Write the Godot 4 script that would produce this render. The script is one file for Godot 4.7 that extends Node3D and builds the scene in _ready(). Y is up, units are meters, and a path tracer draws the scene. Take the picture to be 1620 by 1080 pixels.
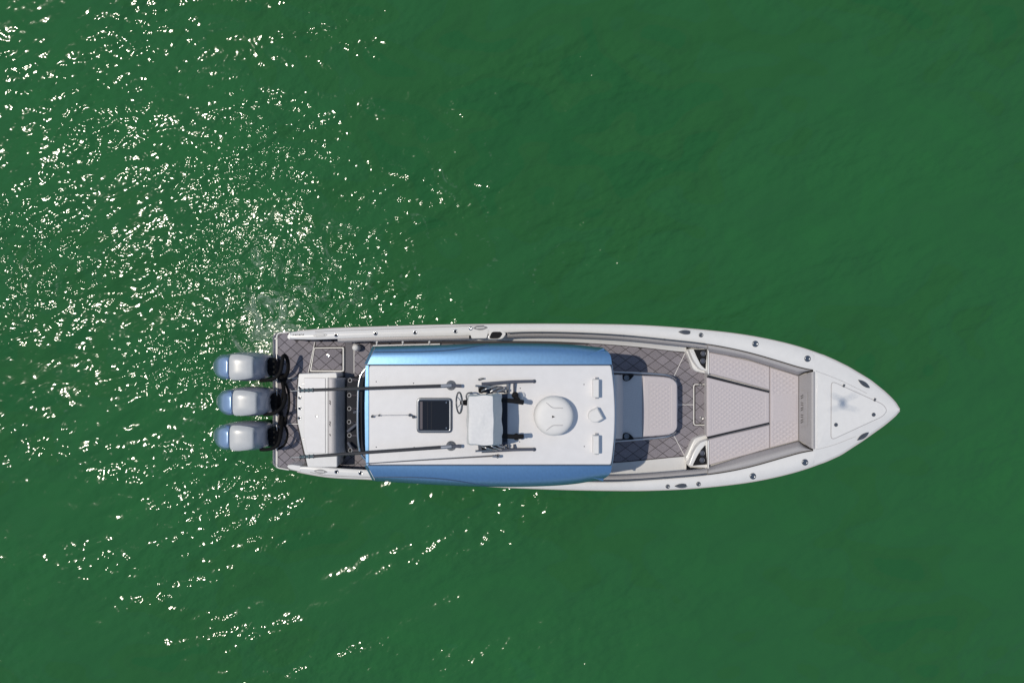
extends Node3D
# A centre console boat on green water, seen straight down from a drone.
# x runs to the bow (right in the picture), z to the bottom of the picture, y up; water level is y = 0.

const CAM_Y := 14.4          # height of the lens over the water
const SUN_X := 0.4815        # sun slopes, read from where the drone's own shadow falls on the foredeck
const SUN_Z := 0.09
const SHEER_X := 2.4         # the gunwale is level up to here and rises to the bow
const SHEER := 0.075
const GUN := 0.9
const SOLE := 0.45
const ROOF := 2.65

var M := {}
var piv := {}
var rng := RandomNumberGenerator.new()
var boat: Node3D

# ---------------------------------------------------------------- points
# survey(): a point of the boat measured in the photograph's plan, at its real height
func P(u: float, v: float, h: float) -> Vector3:
	var k := (CAM_Y - h) / 1080.0
	return Vector3((u - 810.0) * k, h, (v - 540.0) * k)

func xz(u: float, v: float, h: float) -> Vector2:
	var p := P(u, v, h)
	return Vector2(p.x, p.z)

func sheer(x: float) -> float:
	return GUN + SHEER * maxf(0.0, x - SHEER_X)

# a point on the sheer surface (top of the gunwale) plus dh
func G(u: float, v: float, dh := 0.0) -> Vector3:
	var k := (u - 810.0) / 1080.0
	var x := k * (CAM_Y - GUN - dh)
	if x > SHEER_X:
		x = k * (CAM_Y - GUN - dh + SHEER * SHEER_X) / (1.0 + k * SHEER)
	return P(u, v, sheer(x) + dh)

func poly(pts: Array, h: float) -> PackedVector2Array:
	var o := PackedVector2Array()
	for p in pts:
		o.append(xz(p[0], p[1], h))
	return o

func curve(pts: Array, u: float) -> float:
	if u <= pts[0][0]:
		return pts[0][1]
	for i in range(1, pts.size()):
		if u <= pts[i][0]:
			var t: float = (u - pts[i - 1][0]) / (pts[i][0] - pts[i - 1][0])
			return lerpf(pts[i - 1][1], pts[i][1], t)
	return pts[-1][1]

func smooth_curve(pts: Array, u: float) -> float:
	# the curve, softened so that a traced edge has no corners
	var s := 0.0
	for i in 9:
		s += curve(pts, u + (i - 4) * 7.0)
	return s / 9.0

# ---------------------------------------------------------------- mesh builder
class MB:
	var v := PackedVector3Array()
	var g := PackedInt32Array()
	var sm := -1
	func tri(a: Vector3, b: Vector3, c: Vector3):      # counter-clockwise seen from outside
		v.append(a); v.append(c); v.append(b)
		g.append(sm); g.append(sm); g.append(sm)
	func quad(a: Vector3, b: Vector3, c: Vector3, d: Vector3):
		tri(a, b, c)
		tri(a, c, d)
	func loft(rows: Array, closed_row := false, flip := false):
		for i in rows.size() - 1:
			var a = rows[i]
			var b = rows[i + 1]
			var n: int = a.size()
			for j in (n if closed_row else n - 1):
				var k: int = (j + 1) % n
				if flip:
					quad(a[j], b[j], b[k], a[k])
				else:
					quad(a[j], a[k], b[k], b[j])

func loops_ccw(p: PackedVector2Array) -> PackedVector2Array:
	# x right, z down: wanted orientation has a positive shoelace sum
	var s := 0.0
	for i in p.size():
		var q := p[(i + 1) % p.size()]
		s += p[i].x * q.y - q.x * p[i].y
	if s < 0.0:
		var r := p.duplicate()
		r.reverse()
		return r
	return p

func inset(p: PackedVector2Array, d: float) -> PackedVector2Array:
	var o := PackedVector2Array()
	var n := p.size()
	for i in n:
		var a := (p[i] - p[(i + n - 1) % n]).normalized()
		var b := (p[(i + 1) % n] - p[i]).normalized()
		var na := Vector2(-a.y, a.x)
		var nb := Vector2(-b.y, b.x)
		var m := na + nb
		if m.length() < 0.01:
			m = na
		m = m.normalized()
		var c := maxf(0.35, m.dot(na))
		o.append(p[i] + m * d / c)
	return o

func rounded(p: PackedVector2Array, r: float, n := 5) -> PackedVector2Array:
	var o := PackedVector2Array()
	var c := p.size()
	for i in c:
		var a := p[(i + c - 1) % c]
		var b := p[i]
		var d := p[(i + 1) % c]
		var rr := minf(r, minf(a.distance_to(b), b.distance_to(d)) * 0.48)
		var s := b + (a - b).normalized() * rr
		var e := b + (d - b).normalized() * rr
		for k in n + 1:
			var t := float(k) / n
			o.append(s.lerp(b, t).lerp(b.lerp(e, t), t))
	return o

func lay(p: Vector2, y: float, tilt: bool) -> Vector3:
	return Vector3(p.x, y + (SHEER * maxf(0.0, p.x - SHEER_X) if tilt else 0.0), p.y)

# an upright plate with a chamfered top edge
func slab(mb: MB, p0: PackedVector2Array, y0: float, y1: float, bev := 0.006, tilt := false):
	var p := loops_ccw(p0)
	var t := inset(p, bev) if bev > 0.0 else p
	var n := p.size()
	var ids := Geometry2D.triangulate_polygon(t)
	if ids.is_empty():
		t = p
		ids = Geometry2D.triangulate_polygon(t)
	mb.sm = -1
	for i in range(0, ids.size(), 3):
		var a := lay(t[ids[i]], y1, tilt)
		var b := lay(t[ids[i + 1]], y1, tilt)
		var c := lay(t[ids[i + 2]], y1, tilt)
		if (b - a).cross(c - a).y < 0.0:
			mb.tri(a, c, b)
		else:
			mb.tri(a, b, c)
	for i in n:
		var j := (i + 1) % n
		var b0 := lay(p[i], y0, tilt)
		var b1 := lay(p[j], y0, tilt)
		var s0 := lay(p[i], y1 - bev, tilt)
		var s1 := lay(p[j], y1 - bev, tilt)
		mb.quad(b1, b0, s0, s1)
		if bev > 0.0:
			mb.quad(s1, s0, lay(t[i], y1, tilt), lay(t[j], y1, tilt))

# a plate with a softly rounded top edge, for cushions and moulded boxes
func soft_slab(mb: MB, p0: PackedVector2Array, y0: float, y1: float, r: float, crown := 0.0):
	var p := loops_ccw(p0)
	var rows := []
	var prof := [[0.0, y0], [0.0, y1 - r], [r * 0.08, y1 - r * 0.6], [r * 0.3, y1 - r * 0.28], [r * 0.62, y1 - r * 0.08], [r, y1]]
	for q in prof:
		var t := inset(p, q[0])
		var row := []
		for i in t.size():
			row.append(Vector3(t[i].x, q[1], t[i].y))
		rows.append(row)
	mb.sm = 1
	mb.loft(rows, true, true)
	var top: Array = rows[-1]
	if crown == 0.0:
		var flat := PackedVector2Array()
		for q in top:
			flat.append(Vector2(q.x, q.z))
		var ids := Geometry2D.triangulate_polygon(flat)
		mb.sm = -1
		for i in range(0, ids.size(), 3):
			var a: Vector3 = top[ids[i]]
			var b: Vector3 = top[ids[i + 1]]
			var d: Vector3 = top[ids[i + 2]]
			if (b - a).cross(d - a).y < 0.0:
				mb.tri(a, d, b)
			else:
				mb.tri(a, b, d)
		if not ids.is_empty():
			return
	var c := Vector3.ZERO
	for q in top:
		c += q
	c /= top.size()
	c.y += crown
	mb.sm = 1
	for i in top.size():
		mb.tri(top[(i + 1) % top.size()], top[i], c)

func tube(mb: MB, pts: Array, r0: float, r1 := -1.0, sides := 10, caps := true):
	if r1 < 0.0:
		r1 = r0
	var rows := []
	var n := pts.size()
	var up := Vector3.UP
	for i in n:
		var d: Vector3 = (pts[mini(i + 1, n - 1)] - pts[maxi(i - 1, 0)]).normalized()
		if absf(d.dot(up)) > 0.97:
			up = Vector3(0.3, 0.1, 1.0).normalized()
		var s := d.cross(up).normalized()
		var w := s.cross(d).normalized()
		up = w
		var r := lerpf(r0, r1, float(i) / (n - 1))
		var row := []
		for k in sides:
			var a := TAU * k / sides
			row.append(pts[i] + (s * cos(a) + w * sin(a)) * r)
		rows.append(row)
	mb.sm = 1
	mb.loft(rows, true)
	if caps:
		mb.sm = -1
		for k in range(1, sides - 1):
			mb.tri(rows[0][0], rows[0][k + 1], rows[0][k])
			mb.tri(rows[-1][0], rows[-1][k], rows[-1][k + 1])

func spline(pts: Array, per := 6) -> Array:
	var o := []
	var n := pts.size()
	for i in n - 1:
		var a: Vector3 = pts[maxi(i - 1, 0)]
		var b: Vector3 = pts[i]
		var c: Vector3 = pts[i + 1]
		var d: Vector3 = pts[mini(i + 2, n - 1)]
		for k in per:
			o.append(b.cubic_interpolate(c, a, d, float(k) / per))
	o.append(pts[-1])
	return o

# profile: [radius, height] from the bottom to the top, turned about axis through c
func lathe(mb: MB, c: Vector3, prof: Array, seg := 24, axis := Vector3.UP, squash := 1.0):
	var b := Basis(Quaternion(Vector3.UP, axis.normalized()))
	var rows := []
	for q in prof:
		var row := []
		for k in seg:
			var a := TAU * k / seg
			row.append(c + b * Vector3(cos(a) * q[0], q[1], sin(a) * q[0] * squash))
		rows.append(row)
	mb.sm = 1
	mb.loft(rows, true, true)
	mb.sm = -1
	for k in range(1, seg - 1):
		if prof[-1][0] > 0.001:
			mb.tri(rows[-1][0], rows[-1][k + 1], rows[-1][k])
		if prof[0][0] > 0.001:
			mb.tri(rows[0][0], rows[0][k], rows[0][k + 1])

# a closed frame between two outlines with the same number of points
func frame(mb: MB, outer0: PackedVector2Array, width: float, y0: float, y1: float):
	var o := loops_ccw(outer0)
	var prof := [[0.0, y0], [0.0, y1 - 0.006], [0.004, y1 - 0.001], [width * 0.5, y1 + 0.002], [width - 0.004, y1 - 0.001], [width, y1 - 0.006], [width, y0]]
	var rows := []
	for q in prof:
		var t := inset(o, q[0])
		var row := []
		for p in t:
			row.append(Vector3(p.x, q[1], p.y))
		rows.append(row)
	mb.sm = 1
	mb.loft(rows, true, true)

func box(mb: MB, c: Vector3, s: Vector3, bev := 0.004):
	var p := PackedVector2Array([Vector2(c.x - s.x / 2, c.z - s.z / 2), Vector2(c.x + s.x / 2, c.z - s.z / 2), Vector2(c.x + s.x / 2, c.z + s.z / 2), Vector2(c.x - s.x / 2, c.z + s.z / 2)])
	slab(mb, p, c.y - s.y / 2, c.y + s.y / 2, bev)

# commit a builder as one named mesh; its pivot is the middle of its underside
func part(called: String, mb: MB, mat: Material, parent: Node = null) -> MeshInstance3D:
	var lo := mb.v[0]
	var hi := mb.v[0]
	for p in mb.v:
		lo = lo.min(p)
		hi = hi.max(p)
	var base := Vector3((lo.x + hi.x) / 2, lo.y, (lo.z + hi.z) / 2)
	var st := SurfaceTool.new()
	st.begin(Mesh.PRIMITIVE_TRIANGLES)
	for i in mb.v.size():
		st.set_smooth_group(mb.g[i] if mb.g[i] >= 0 else 4294967295)
		st.add_vertex(mb.v[i] - base)
	st.generate_normals()
	st.index()
	var o := MeshInstance3D.new()
	o.mesh = st.commit()
	o.material_override = mat
	o.name = called
	if parent == null:
		add_child(o, true)
		o.position = base
	else:
		parent.add_child(o, true)
		o.position = base - piv[parent]
	piv[o] = base
	return o

func group_node(called: String, at: Vector3, parent: Node = null) -> Node3D:
	var o := Node3D.new()
	o.name = called
	if parent == null:
		add_child(o, true)
		o.position = at
	else:
		parent.add_child(o, true)
		o.position = at - piv[parent]
	piv[o] = at
	return o

# ---------------------------------------------------------------- materials
func noise_tex(freq: float, c0: Color, c1: Color, seed_ := 1, oct := 4, size := 512) -> NoiseTexture2D:
	var n := FastNoiseLite.new()
	n.seed = seed_
	n.frequency = freq
	n.fractal_octaves = oct
	var t := NoiseTexture2D.new()
	t.width = size
	t.height = size
	t.seamless = true
	t.noise = n
	var r := Gradient.new()
	r.set_color(0, c0)
	r.set_color(1, c1)
	t.color_ramp = r
	return t

func bump_tex(freq: float, seed_ := 5, oct := 3, strength := 4.0) -> NoiseTexture2D:
	var n := FastNoiseLite.new()
	n.seed = seed_
	n.frequency = freq
	n.fractal_octaves = oct
	var t := NoiseTexture2D.new()
	t.width = 512
	t.height = 512
	t.seamless = true
	t.as_normal_map = true
	t.bump_strength = strength
	t.noise = n
	return t

func mat(called: String, c: Color, rough: float, metal := 0.0, vary := 0.0, scale := 1.0, coat := 0.0) -> StandardMaterial3D:
	var m := StandardMaterial3D.new()
	m.resource_name = called
	m.albedo_color = c.linear_to_srgb()
	m.roughness = rough
	m.metallic = metal
	if coat > 0.0:
		m.clearcoat_enabled = true
		m.clearcoat = coat
		m.clearcoat_roughness = 0.08
	if vary > 0.0:
		m.albedo_texture = noise_tex(0.02, Color(1, 1, 1).darkened(vary), Color(1, 1, 1), hash(called) % 1000)
		m.uv1_triplanar = true
		m.uv1_world_triplanar = true
		m.uv1_scale = Vector3.ONE * scale
	M[called] = m
	return m

func materials():
	mat("gelcoat", Color(0.78, 0.775, 0.775), 0.28, 0.0, 0.025, 0.5, 0.3)
	mat("roof_gelcoat", Color(0.77, 0.765, 0.785), 0.42, 0.0, 0.025, 0.4)
	mat("liner", Color(0.60, 0.59, 0.60), 0.4, 0.0, 0.08, 0.8)
	mat("cushion", Color(0.585, 0.535, 0.555), 0.55, 0.0, 0.06, 2.0)
	mat("cushion_plain", Color(0.61, 0.585, 0.59), 0.5, 0.0, 0.05, 2.0)
	mat("bolster", Color(0.43, 0.415, 0.425), 0.55, 0.0, 0.06, 2.0)
	for i in 4:
		var k := 0.93 + 0.05 * i
		var m := mat("foam%d" % i, Color(0.280, 0.260, 0.297) * k, 0.85, 0.0, 0.16, 3.0)
		m.normal_enabled = true
		m.normal_texture = bump_tex(0.15, 3 + i)
		m.normal_scale = 0.35
	mat("groove", Color(0.07, 0.065, 0.07), 0.9)
	mat("plain_foam", Color(0.175, 0.17, 0.195), 0.85, 0.0, 0.12, 3.0)
	mat("seam_white", Color(0.78, 0.77, 0.76), 0.45)
	mat("blue_paint", Color(0.215, 0.42, 0.70), 0.37, 0.80, 0.06, 1.4, 0.35)
	mat("blue_trim", Color(0.045, 0.09, 0.17), 0.4)
	mat("cap_paint", Color(0.42, 0.58, 0.82), 0.32, 0.8, 0.0, 1.0, 0.6)
	mat("cowl_grey", Color(0.40, 0.42, 0.49), 0.3, 0.15, 0.03, 1.0, 0.5)
	mat("cowl_white", Color(0.57, 0.585, 0.60), 0.3, 0.0, 0.03, 1.0, 0.4)
	mat("chrome", Color(0.72, 0.72, 0.73), 0.16, 1.0)
	mat("brushed", Color(0.5, 0.5, 0.52), 0.35, 1.0)
	mat("steel_dark", Color(0.16, 0.17, 0.19), 0.4, 0.8)
	mat("frame_metal", Color(0.20, 0.215, 0.24), 0.3, 0.9)
	mat("black", Color(0.018, 0.018, 0.02), 0.45)
	mat("rubber", Color(0.012, 0.012, 0.013), 0.6)

	mat("dark_vinyl", Color(0.03, 0.032, 0.04), 0.6)
	mat("slate", Color(0.105, 0.115, 0.15), 0.5)
	mat("carbon", Color(0.035, 0.033, 0.037), 0.3, 0.0, 0.0, 1.0, 0.5)
	mat("teal_section", Color(0.09, 0.14, 0.16), 0.35, 0.3)
	mat("glass", Color(0.012, 0.013, 0.018), 0.08)
	var pane := mat("pane", Color(0.10, 0.12, 0.14), 0.05)
	pane.transparency = BaseMaterial3D.TRANSPARENCY_ALPHA
	pane.albedo_color.a = 0.25
	mat("glass_band", Color(0.07, 0.06, 0.08), 0.4)
	mat("cover_cloth", Color(0.78, 0.78, 0.79), 0.7, 0.0, 0.04, 1.5)
	mat("antenna_grey", Color(0.13, 0.12, 0.12), 0.4)
	mat("ink", Color(0.03, 0.03, 0.035), 0.6)
	mat("rub_strip", Color(0.55, 0.50, 0.49), 0.5)
	mat("radome", Color(0.79, 0.78, 0.775), 0.55, 0.0, 0.02, 1.0)
	mat("drone_shell", Color(0.35, 0.35, 0.36), 0.5)
	for k in ["black", "rubber", "dark_vinyl", "slate", "groove"]:
		M[k].metallic_specular = 0.15
	M.cover_cloth.normal_enabled = true
	M.cover_cloth.normal_texture = bump_tex(0.01, 9, 3, 6.0)
	M.cover_cloth.normal_scale = 0.12

# ---------------------------------------------------------------- light and camera
func stage():
	var cam := Camera3D.new()
	cam.name = "camera"
	cam.fov = 2.0 * rad_to_deg(atan(540.0 / 1080.0))
	cam.near = 0.05
	cam.far = 6000.0
	cam.position = Vector3(0, CAM_Y, 0)
	cam.rotation_degrees = Vector3(-90, 0, 0)
	add_child(cam)
	cam.current = true
	var sky_mat := ProceduralSkyMaterial.new()
	sky_mat.sky_top_color = Color(0.245, 0.365, 0.575).linear_to_srgb()
	sky_mat.sky_horizon_color = Color(0.66, 0.71, 0.76).linear_to_srgb()
	sky_mat.sky_curve = 0.12
	sky_mat.ground_bottom_color = Color(0.03, 0.1, 0.06).linear_to_srgb()
	sky_mat.ground_horizon_color = Color(0.4, 0.5, 0.55).linear_to_srgb()
	sky_mat.sun_angle_max = 12.0
	var sky := Sky.new()
	sky.sky_material = sky_mat
	var env := Environment.new()
	env.background_mode = Environment.BG_SKY
	env.sky = sky
	env.background_energy_multiplier = 0.85
	env.tonemap_mode = Environment.TONE_MAPPER_LINEAR
	env.tonemap_exposure = 0.82
	env.sdfgi_enabled = true
	env.ssao_enabled = true
	env.ssil_enabled = true
	var we := WorldEnvironment.new()
	we.name = "environment"
	we.environment = env
	add_child(we)
	var sun := DirectionalLight3D.new()
	sun.name = "sun"
	sun.light_energy = 1.0
	sun.light_color = Color(1.0, 0.957, 0.885)
	sun.light_angular_distance = 0.53
	sun.shadow_enabled = true
	add_child(sun)
	sun.look_at_from_position(Vector3(-SUN_X, 1.0, -SUN_Z) * 30.0, Vector3.ZERO, Vector3.FORWARD)

# ---------------------------------------------------------------- water
func fine_axis(lo: float, hi: float, bands: Array, coarse: float) -> PackedFloat32Array:
	# bands: [from, to, step]; outside them the step is coarse, and beyond lo and hi it grows to the horizon
	var a := PackedFloat32Array()
	var out := []
	var x := lo
	var s := coarse
	while x > -3000.0:
		s *= 1.35
		x -= s
		out.append(x)
	out.reverse()
	for q in out:
		a.append(q)
	x = lo
	while x < hi:
		a.append(x)
		var step := coarse
		for q in bands:
			if x > q[0] and x < q[1]:
				step = minf(step, q[2])
		x += step
	s = coarse
	while x < 3000.0:
		a.append(x)
		s *= 1.35
		x += s
	a.append(x)
	return a

func water():
	var xs := fine_axis(-12.0, 12.0, [[-7.8, -1.0, 0.019], [-6.4, -3.2, 0.011]], 0.03)
	var zs := fine_axis(-8.2, 8.2, [[-5.0, 1.0, 0.019], [-2.7, 0.4, 0.011]], 0.03)
	var nx := xs.size()
	var nz := zs.size()
	var n := []
	for i in 6:
		var f := FastNoiseLite.new()
		f.seed = 40 + i
		f.noise_type = FastNoiseLite.TYPE_SIMPLEX_SMOOTH
		f.fractal_type = FastNoiseLite.FRACTAL_NONE
		f.frequency = 1.0
		n.append(f)
	var n_big: FastNoiseLite = n[0]
	var n_mid: FastNoiseLite = n[1]
	var n_small: FastNoiseLite = n[2]
	var n_tiny: FastNoiseLite = n[3]
	var n_patch: FastNoiseLite = n[4]
	var n_foam: FastNoiseLite = n[5]
	n_foam.fractal_type = FastNoiseLite.FRACTAL_FBM
	n_foam.fractal_octaves = 4
	var h := PackedFloat32Array()
	h.resize(nx * nz)
	var col := PackedColorArray()
	col.resize(nx * nz)
	var wash := Vector2(-5.05, -1.25)       # middle of the turbulence the propellers left
	var whirl := Vector2(-4.75, -1.0)
	var deep := Color(0.0248, 0.1185, 0.0398)
	var milk := Color(0.33, 0.40, 0.35)
	for j in nz:
		var z := zs[j]
		for i in nx:
			var x := xs[i]
			var id := j * nx + i
			if absf(x) > 14.0 or absf(z) > 10.0:
				h[id] = 0.0
				col[id] = deep
				continue
			var fade := clampf((14.0 - absf(x)) / 2.0, 0.0, 1.0) * clampf((10.0 - absf(z)) / 1.8, 0.0, 1.0)
			# wind waves run from the upper left; crests lie across
			var p := x * 0.35 + z * 0.94
			var q := x * 0.94 - z * 0.35
			var patch := n_patch.get_noise_2d(x * 0.22, z * 0.38)
			var windy := clampf(0.95 + 0.75 * patch, 0.3, 1.5)
			# sheltered, calmer water ahead of and below the boat
			windy *= 1.0 - 0.35 * smoothstep(0.5, 4.5, x) - 0.18 * smoothstep(1.0, 5.5, z) * (1.0 - 0.5 * smoothstep(-6.0, -11.0, x))
			var y := 0.044 * n_big.get_noise_2d(q * 0.32, p * 0.75)
			y += 0.0215 * n_mid.get_noise_2d(q * 1.1 + 7.0, p * 2.3) * (0.45 + 0.55 * windy)
			y += 0.0108 * n_small.get_noise_2d(q * 3.4, p * 5.2 + 3.0) * windy
			y += 0.0042 * n_tiny.get_noise_2d(q * 9.0, p * 13.0) * windy
			# propeller wash: swirling short chop that runs out in arms
			var dx := x - wash.x
			var dz := z - wash.y
			var r := sqrt(dx * dx * 0.55 + dz * dz)
			var c := deep
			if r < 4.6:
				var ang := atan2(dz, dx) + r * 0.9
				var arm := 0.5 + 0.5 * sin(ang * 3.0 + 2.5 * n_patch.get_noise_2d(x * 0.9, z * 0.9))
				var pat := smoothstep(-0.35, 0.35, n_patch.get_noise_2d(x * 0.8 + 31.0, z * 0.8))
				var t := (1.0 - smoothstep(0.4, 4.6, r)) * (0.15 + 0.85 * arm * pat)
				var wx := x + 0.16 * n_mid.get_noise_2d(x * 1.5, z * 1.5 + 40.0)
				var wz := z + 0.16 * n_mid.get_noise_2d(x * 1.5 + 60.0, z * 1.5)
				y += t * 0.013 * n_mid.get_noise_2d(wx * 3.0, wz * 3.0 + 11.0)
				y += t * 0.0058 * n_small.get_noise_2d(wx * 8.5, wz * 8.5)
				y += t * 0.0026 * n_tiny.get_noise_2d(wx * 18.0, wz * 18.0)
				# the boil itself: short facets drawn out round the whirl's middle
				var sx := wx - whirl.x
				var sz := wz - whirl.y
				var sr := sqrt(sx * sx + sz * sz)
				if sr < 2.6:
					var sa := atan2(sz, sx) + 0.55 * sr
					var band := smoothstep(-0.30, 0.22, n_patch.get_noise_3d(sr * 2.6, cos(sa) * 1.5, sin(sa) * 1.5) + 0.45 * n_patch.get_noise_2d(x * 2.1, z * 2.1 + 70.0))
					var boil := (1.0 - smoothstep(0.9, 2.3, sr)) * band
					y *= 1.0 - 0.55 * boil
					y += boil * 0.0034 * n_small.get_noise_3d(sr * 13.0, cos(sa) * 5.0 * maxf(sr, 0.4), sin(sa) * 5.0 * maxf(sr, 0.4))
					y += boil * 0.0016 * n_tiny.get_noise_2d(wx * 30.0, wz * 30.0)
					y += boil * 0.0007 * n_small.get_noise_2d(wx * 44.0, wz * 44.0)
				# milky aerated water: matter with an outline of its own, in torn streaks
				var f := n_foam.get_noise_3d(sr * 2.4, 1.4 * sx / maxf(sr, 0.05), 1.4 * sz / maxf(sr, 0.05) + 5.0) + 0.45 * n_foam.get_noise_2d(wx * 9.0, wz * 9.0)
				var near := 1.0 - smoothstep(0.05, 1.35, sqrt(pow(x + 5.15, 2.0) + pow((z + 0.30) * 0.75, 2.0)))
				var lace := smoothstep(-0.25, 0.35, n_tiny.get_noise_2d(wx * 24.0, wz * 24.0 + 15.0) + 0.6 * n_small.get_noise_2d(wx * 11.0, wz * 11.0 + 33.0))
				var share := clampf((f + 0.95 * near - 0.52) * 1.1, 0.0, 0.60) * (0.35 + 0.65 * lace)
				share = maxf(share, clampf((f - 0.10) * 0.9, 0.0, 0.34) * (1.0 - smoothstep(0.8, 2.4, sr)) * lace)
				var gap := 1.0 - smoothstep(0.2, 0.55, absf(x + 5.05))
				share = maxf(share, clampf(f + 0.25, 0.0, 0.4) * gap * lace * smoothstep(0.3, 0.6, z) * (1.0 - smoothstep(2.0, 2.4, z)))
				c = deep.lerp(milk, share)
			var tone := 1.0 + 0.07 * n_patch.get_noise_2d(x * 0.13 + 20.0, z * 0.13) + 0.04 * n_patch.get_noise_2d(x * 0.7, z * 1.1 + 9.0)
			col[id] = Color(c.r * tone, c.g * tone, c.b * tone)
			h[id] = y * fade
	var v := PackedVector3Array()
	v.resize(nx * nz)
	var nn := PackedVector3Array()
	nn.resize(nx * nz)
	for j in nz:
		var ja := maxi(j - 1, 0)
		var jb := mini(j + 1, nz - 1)
		for i in nx:
			var ia := maxi(i - 1, 0)
			var ib := mini(i + 1, nx - 1)
			var id := j * nx + i
			v[id] = Vector3(xs[i], h[id], zs[j])
			nn[id] = Vector3(-(h[j * nx + ib] - h[j * nx + ia]) / (xs[ib] - xs[ia]), 1.0, -(h[jb * nx + i] - h[ja * nx + i]) / (zs[jb] - zs[ja])).normalized()
	var ix := PackedInt32Array()
	ix.resize((nx - 1) * (nz - 1) * 6)
	var w := 0
	for j in nz - 1:
		for i in nx - 1:
			var a := j * nx + i
			ix[w] = a; ix[w + 1] = a + 1; ix[w + 2] = a + nx
			ix[w + 3] = a + 1; ix[w + 4] = a + nx + 1; ix[w + 5] = a + nx
			w += 6
	var arr := []
	arr.resize(Mesh.ARRAY_MAX)
	arr[Mesh.ARRAY_VERTEX] = v
	arr[Mesh.ARRAY_NORMAL] = nn
	arr[Mesh.ARRAY_COLOR] = col
	arr[Mesh.ARRAY_INDEX] = ix
	var me := ArrayMesh.new()
	me.add_surface_from_arrays(Mesh.PRIMITIVE_TRIANGLES, arr)
	var m := StandardMaterial3D.new()
	m.resource_name = "sea_water"
	m.vertex_color_use_as_albedo = true
	m.roughness = 0.105
	m.metallic_specular = 0.28
	var o := MeshInstance3D.new()
	o.name = "water"
	o.mesh = me
	o.material_override = m
	o.set_meta("kind", "structure")
	o.set_meta("label", "green sea water with sun glints and a milky propeller wash")
	o.set_meta("category", "water")
	add_child(o)
	print("water ", nx, " x ", nz)

# ---------------------------------------------------------------- the boat's plan, in the photograph's plan units
const EDGE_T := [[431, 533], [437, 526.5], [455, 525], [477, 524], [495, 521.4], [530, 519.3], [560, 518.3], [606, 517], [678, 514.6], [760, 513.4], [800, 513], [878, 512.8], [940, 513.3], [1000, 514.3], [1040, 516.3], [1088, 519.8], [1162, 527.4], [1200, 533.6], [1238, 541.4], [1268, 549.6], [1295.7, 558.9], [1320, 569.4], [1342, 580.2], [1376.8, 601], [1400, 619.5], [1415, 634], [1422, 644], [1424, 648.5]]
const EDGE_B := [[431, 734], [437, 740], [454, 742.6], [477, 746.5], [502.6, 753.3], [532, 755.6], [588, 757.6], [640, 760.5], [720, 765.5], [790, 770], [878, 773.5], [940, 775], [1014, 775.6], [1088, 773], [1162, 765.7], [1200, 760], [1238, 751.8], [1264, 745], [1284, 738.4], [1308, 729.2], [1330.5, 719], [1365, 696.5], [1400, 671.6], [1415, 659], [1422, 652], [1424, 648.5]]
const INNER_T := [[454, 535.5], [470, 537.5], [500, 537.2], [560, 534.8], [650, 532.6], [744, 531], [775, 528.5], [800, 525.5], [856, 524.5], [921, 526], [986, 529.5], [1040, 534.8], [1118, 543], [1180, 555], [1238, 572], [1288, 587.5]]
const INNER_B := [[454, 738.5], [484, 736], [500, 738], [533, 740.5], [584, 743], [700, 751], [860, 761], [968, 762.5], [1014, 760.2], [1060, 756.6], [1118, 752], [1180, 741.5], [1226, 728], [1288, 710.5]]
const TOE_T := [[590, 541], [700, 539], [800, 539], [880, 540], [940, 543], [1000, 547.5], [1040, 552], [1086, 557.8]]
const TOE_B := [[590, 741], [700, 740], [860, 737], [968, 732.6], [1020, 728], [1086, 721]]

func stations(a: float, b: float, n: int) -> Array:
	var o := []
	for i in n + 1:
		o.append(lerpf(a, b, float(i) / n))
	return o

# rows: arrays [curve, offset in v, dh]; all on the sheer surface
func sheer_strip(mb: MB, rows: Array, a: float, b: float, n: int, flip: bool):
	var r := []
	for q in rows:
		var row := []
		for u in stations(a, b, n):
			row.append(G(u, smooth_curve(q[0], u) + q[1], q[2]))
		r.append(row)
	mb.sm = 1
	mb.loft(r, false, flip)

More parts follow.
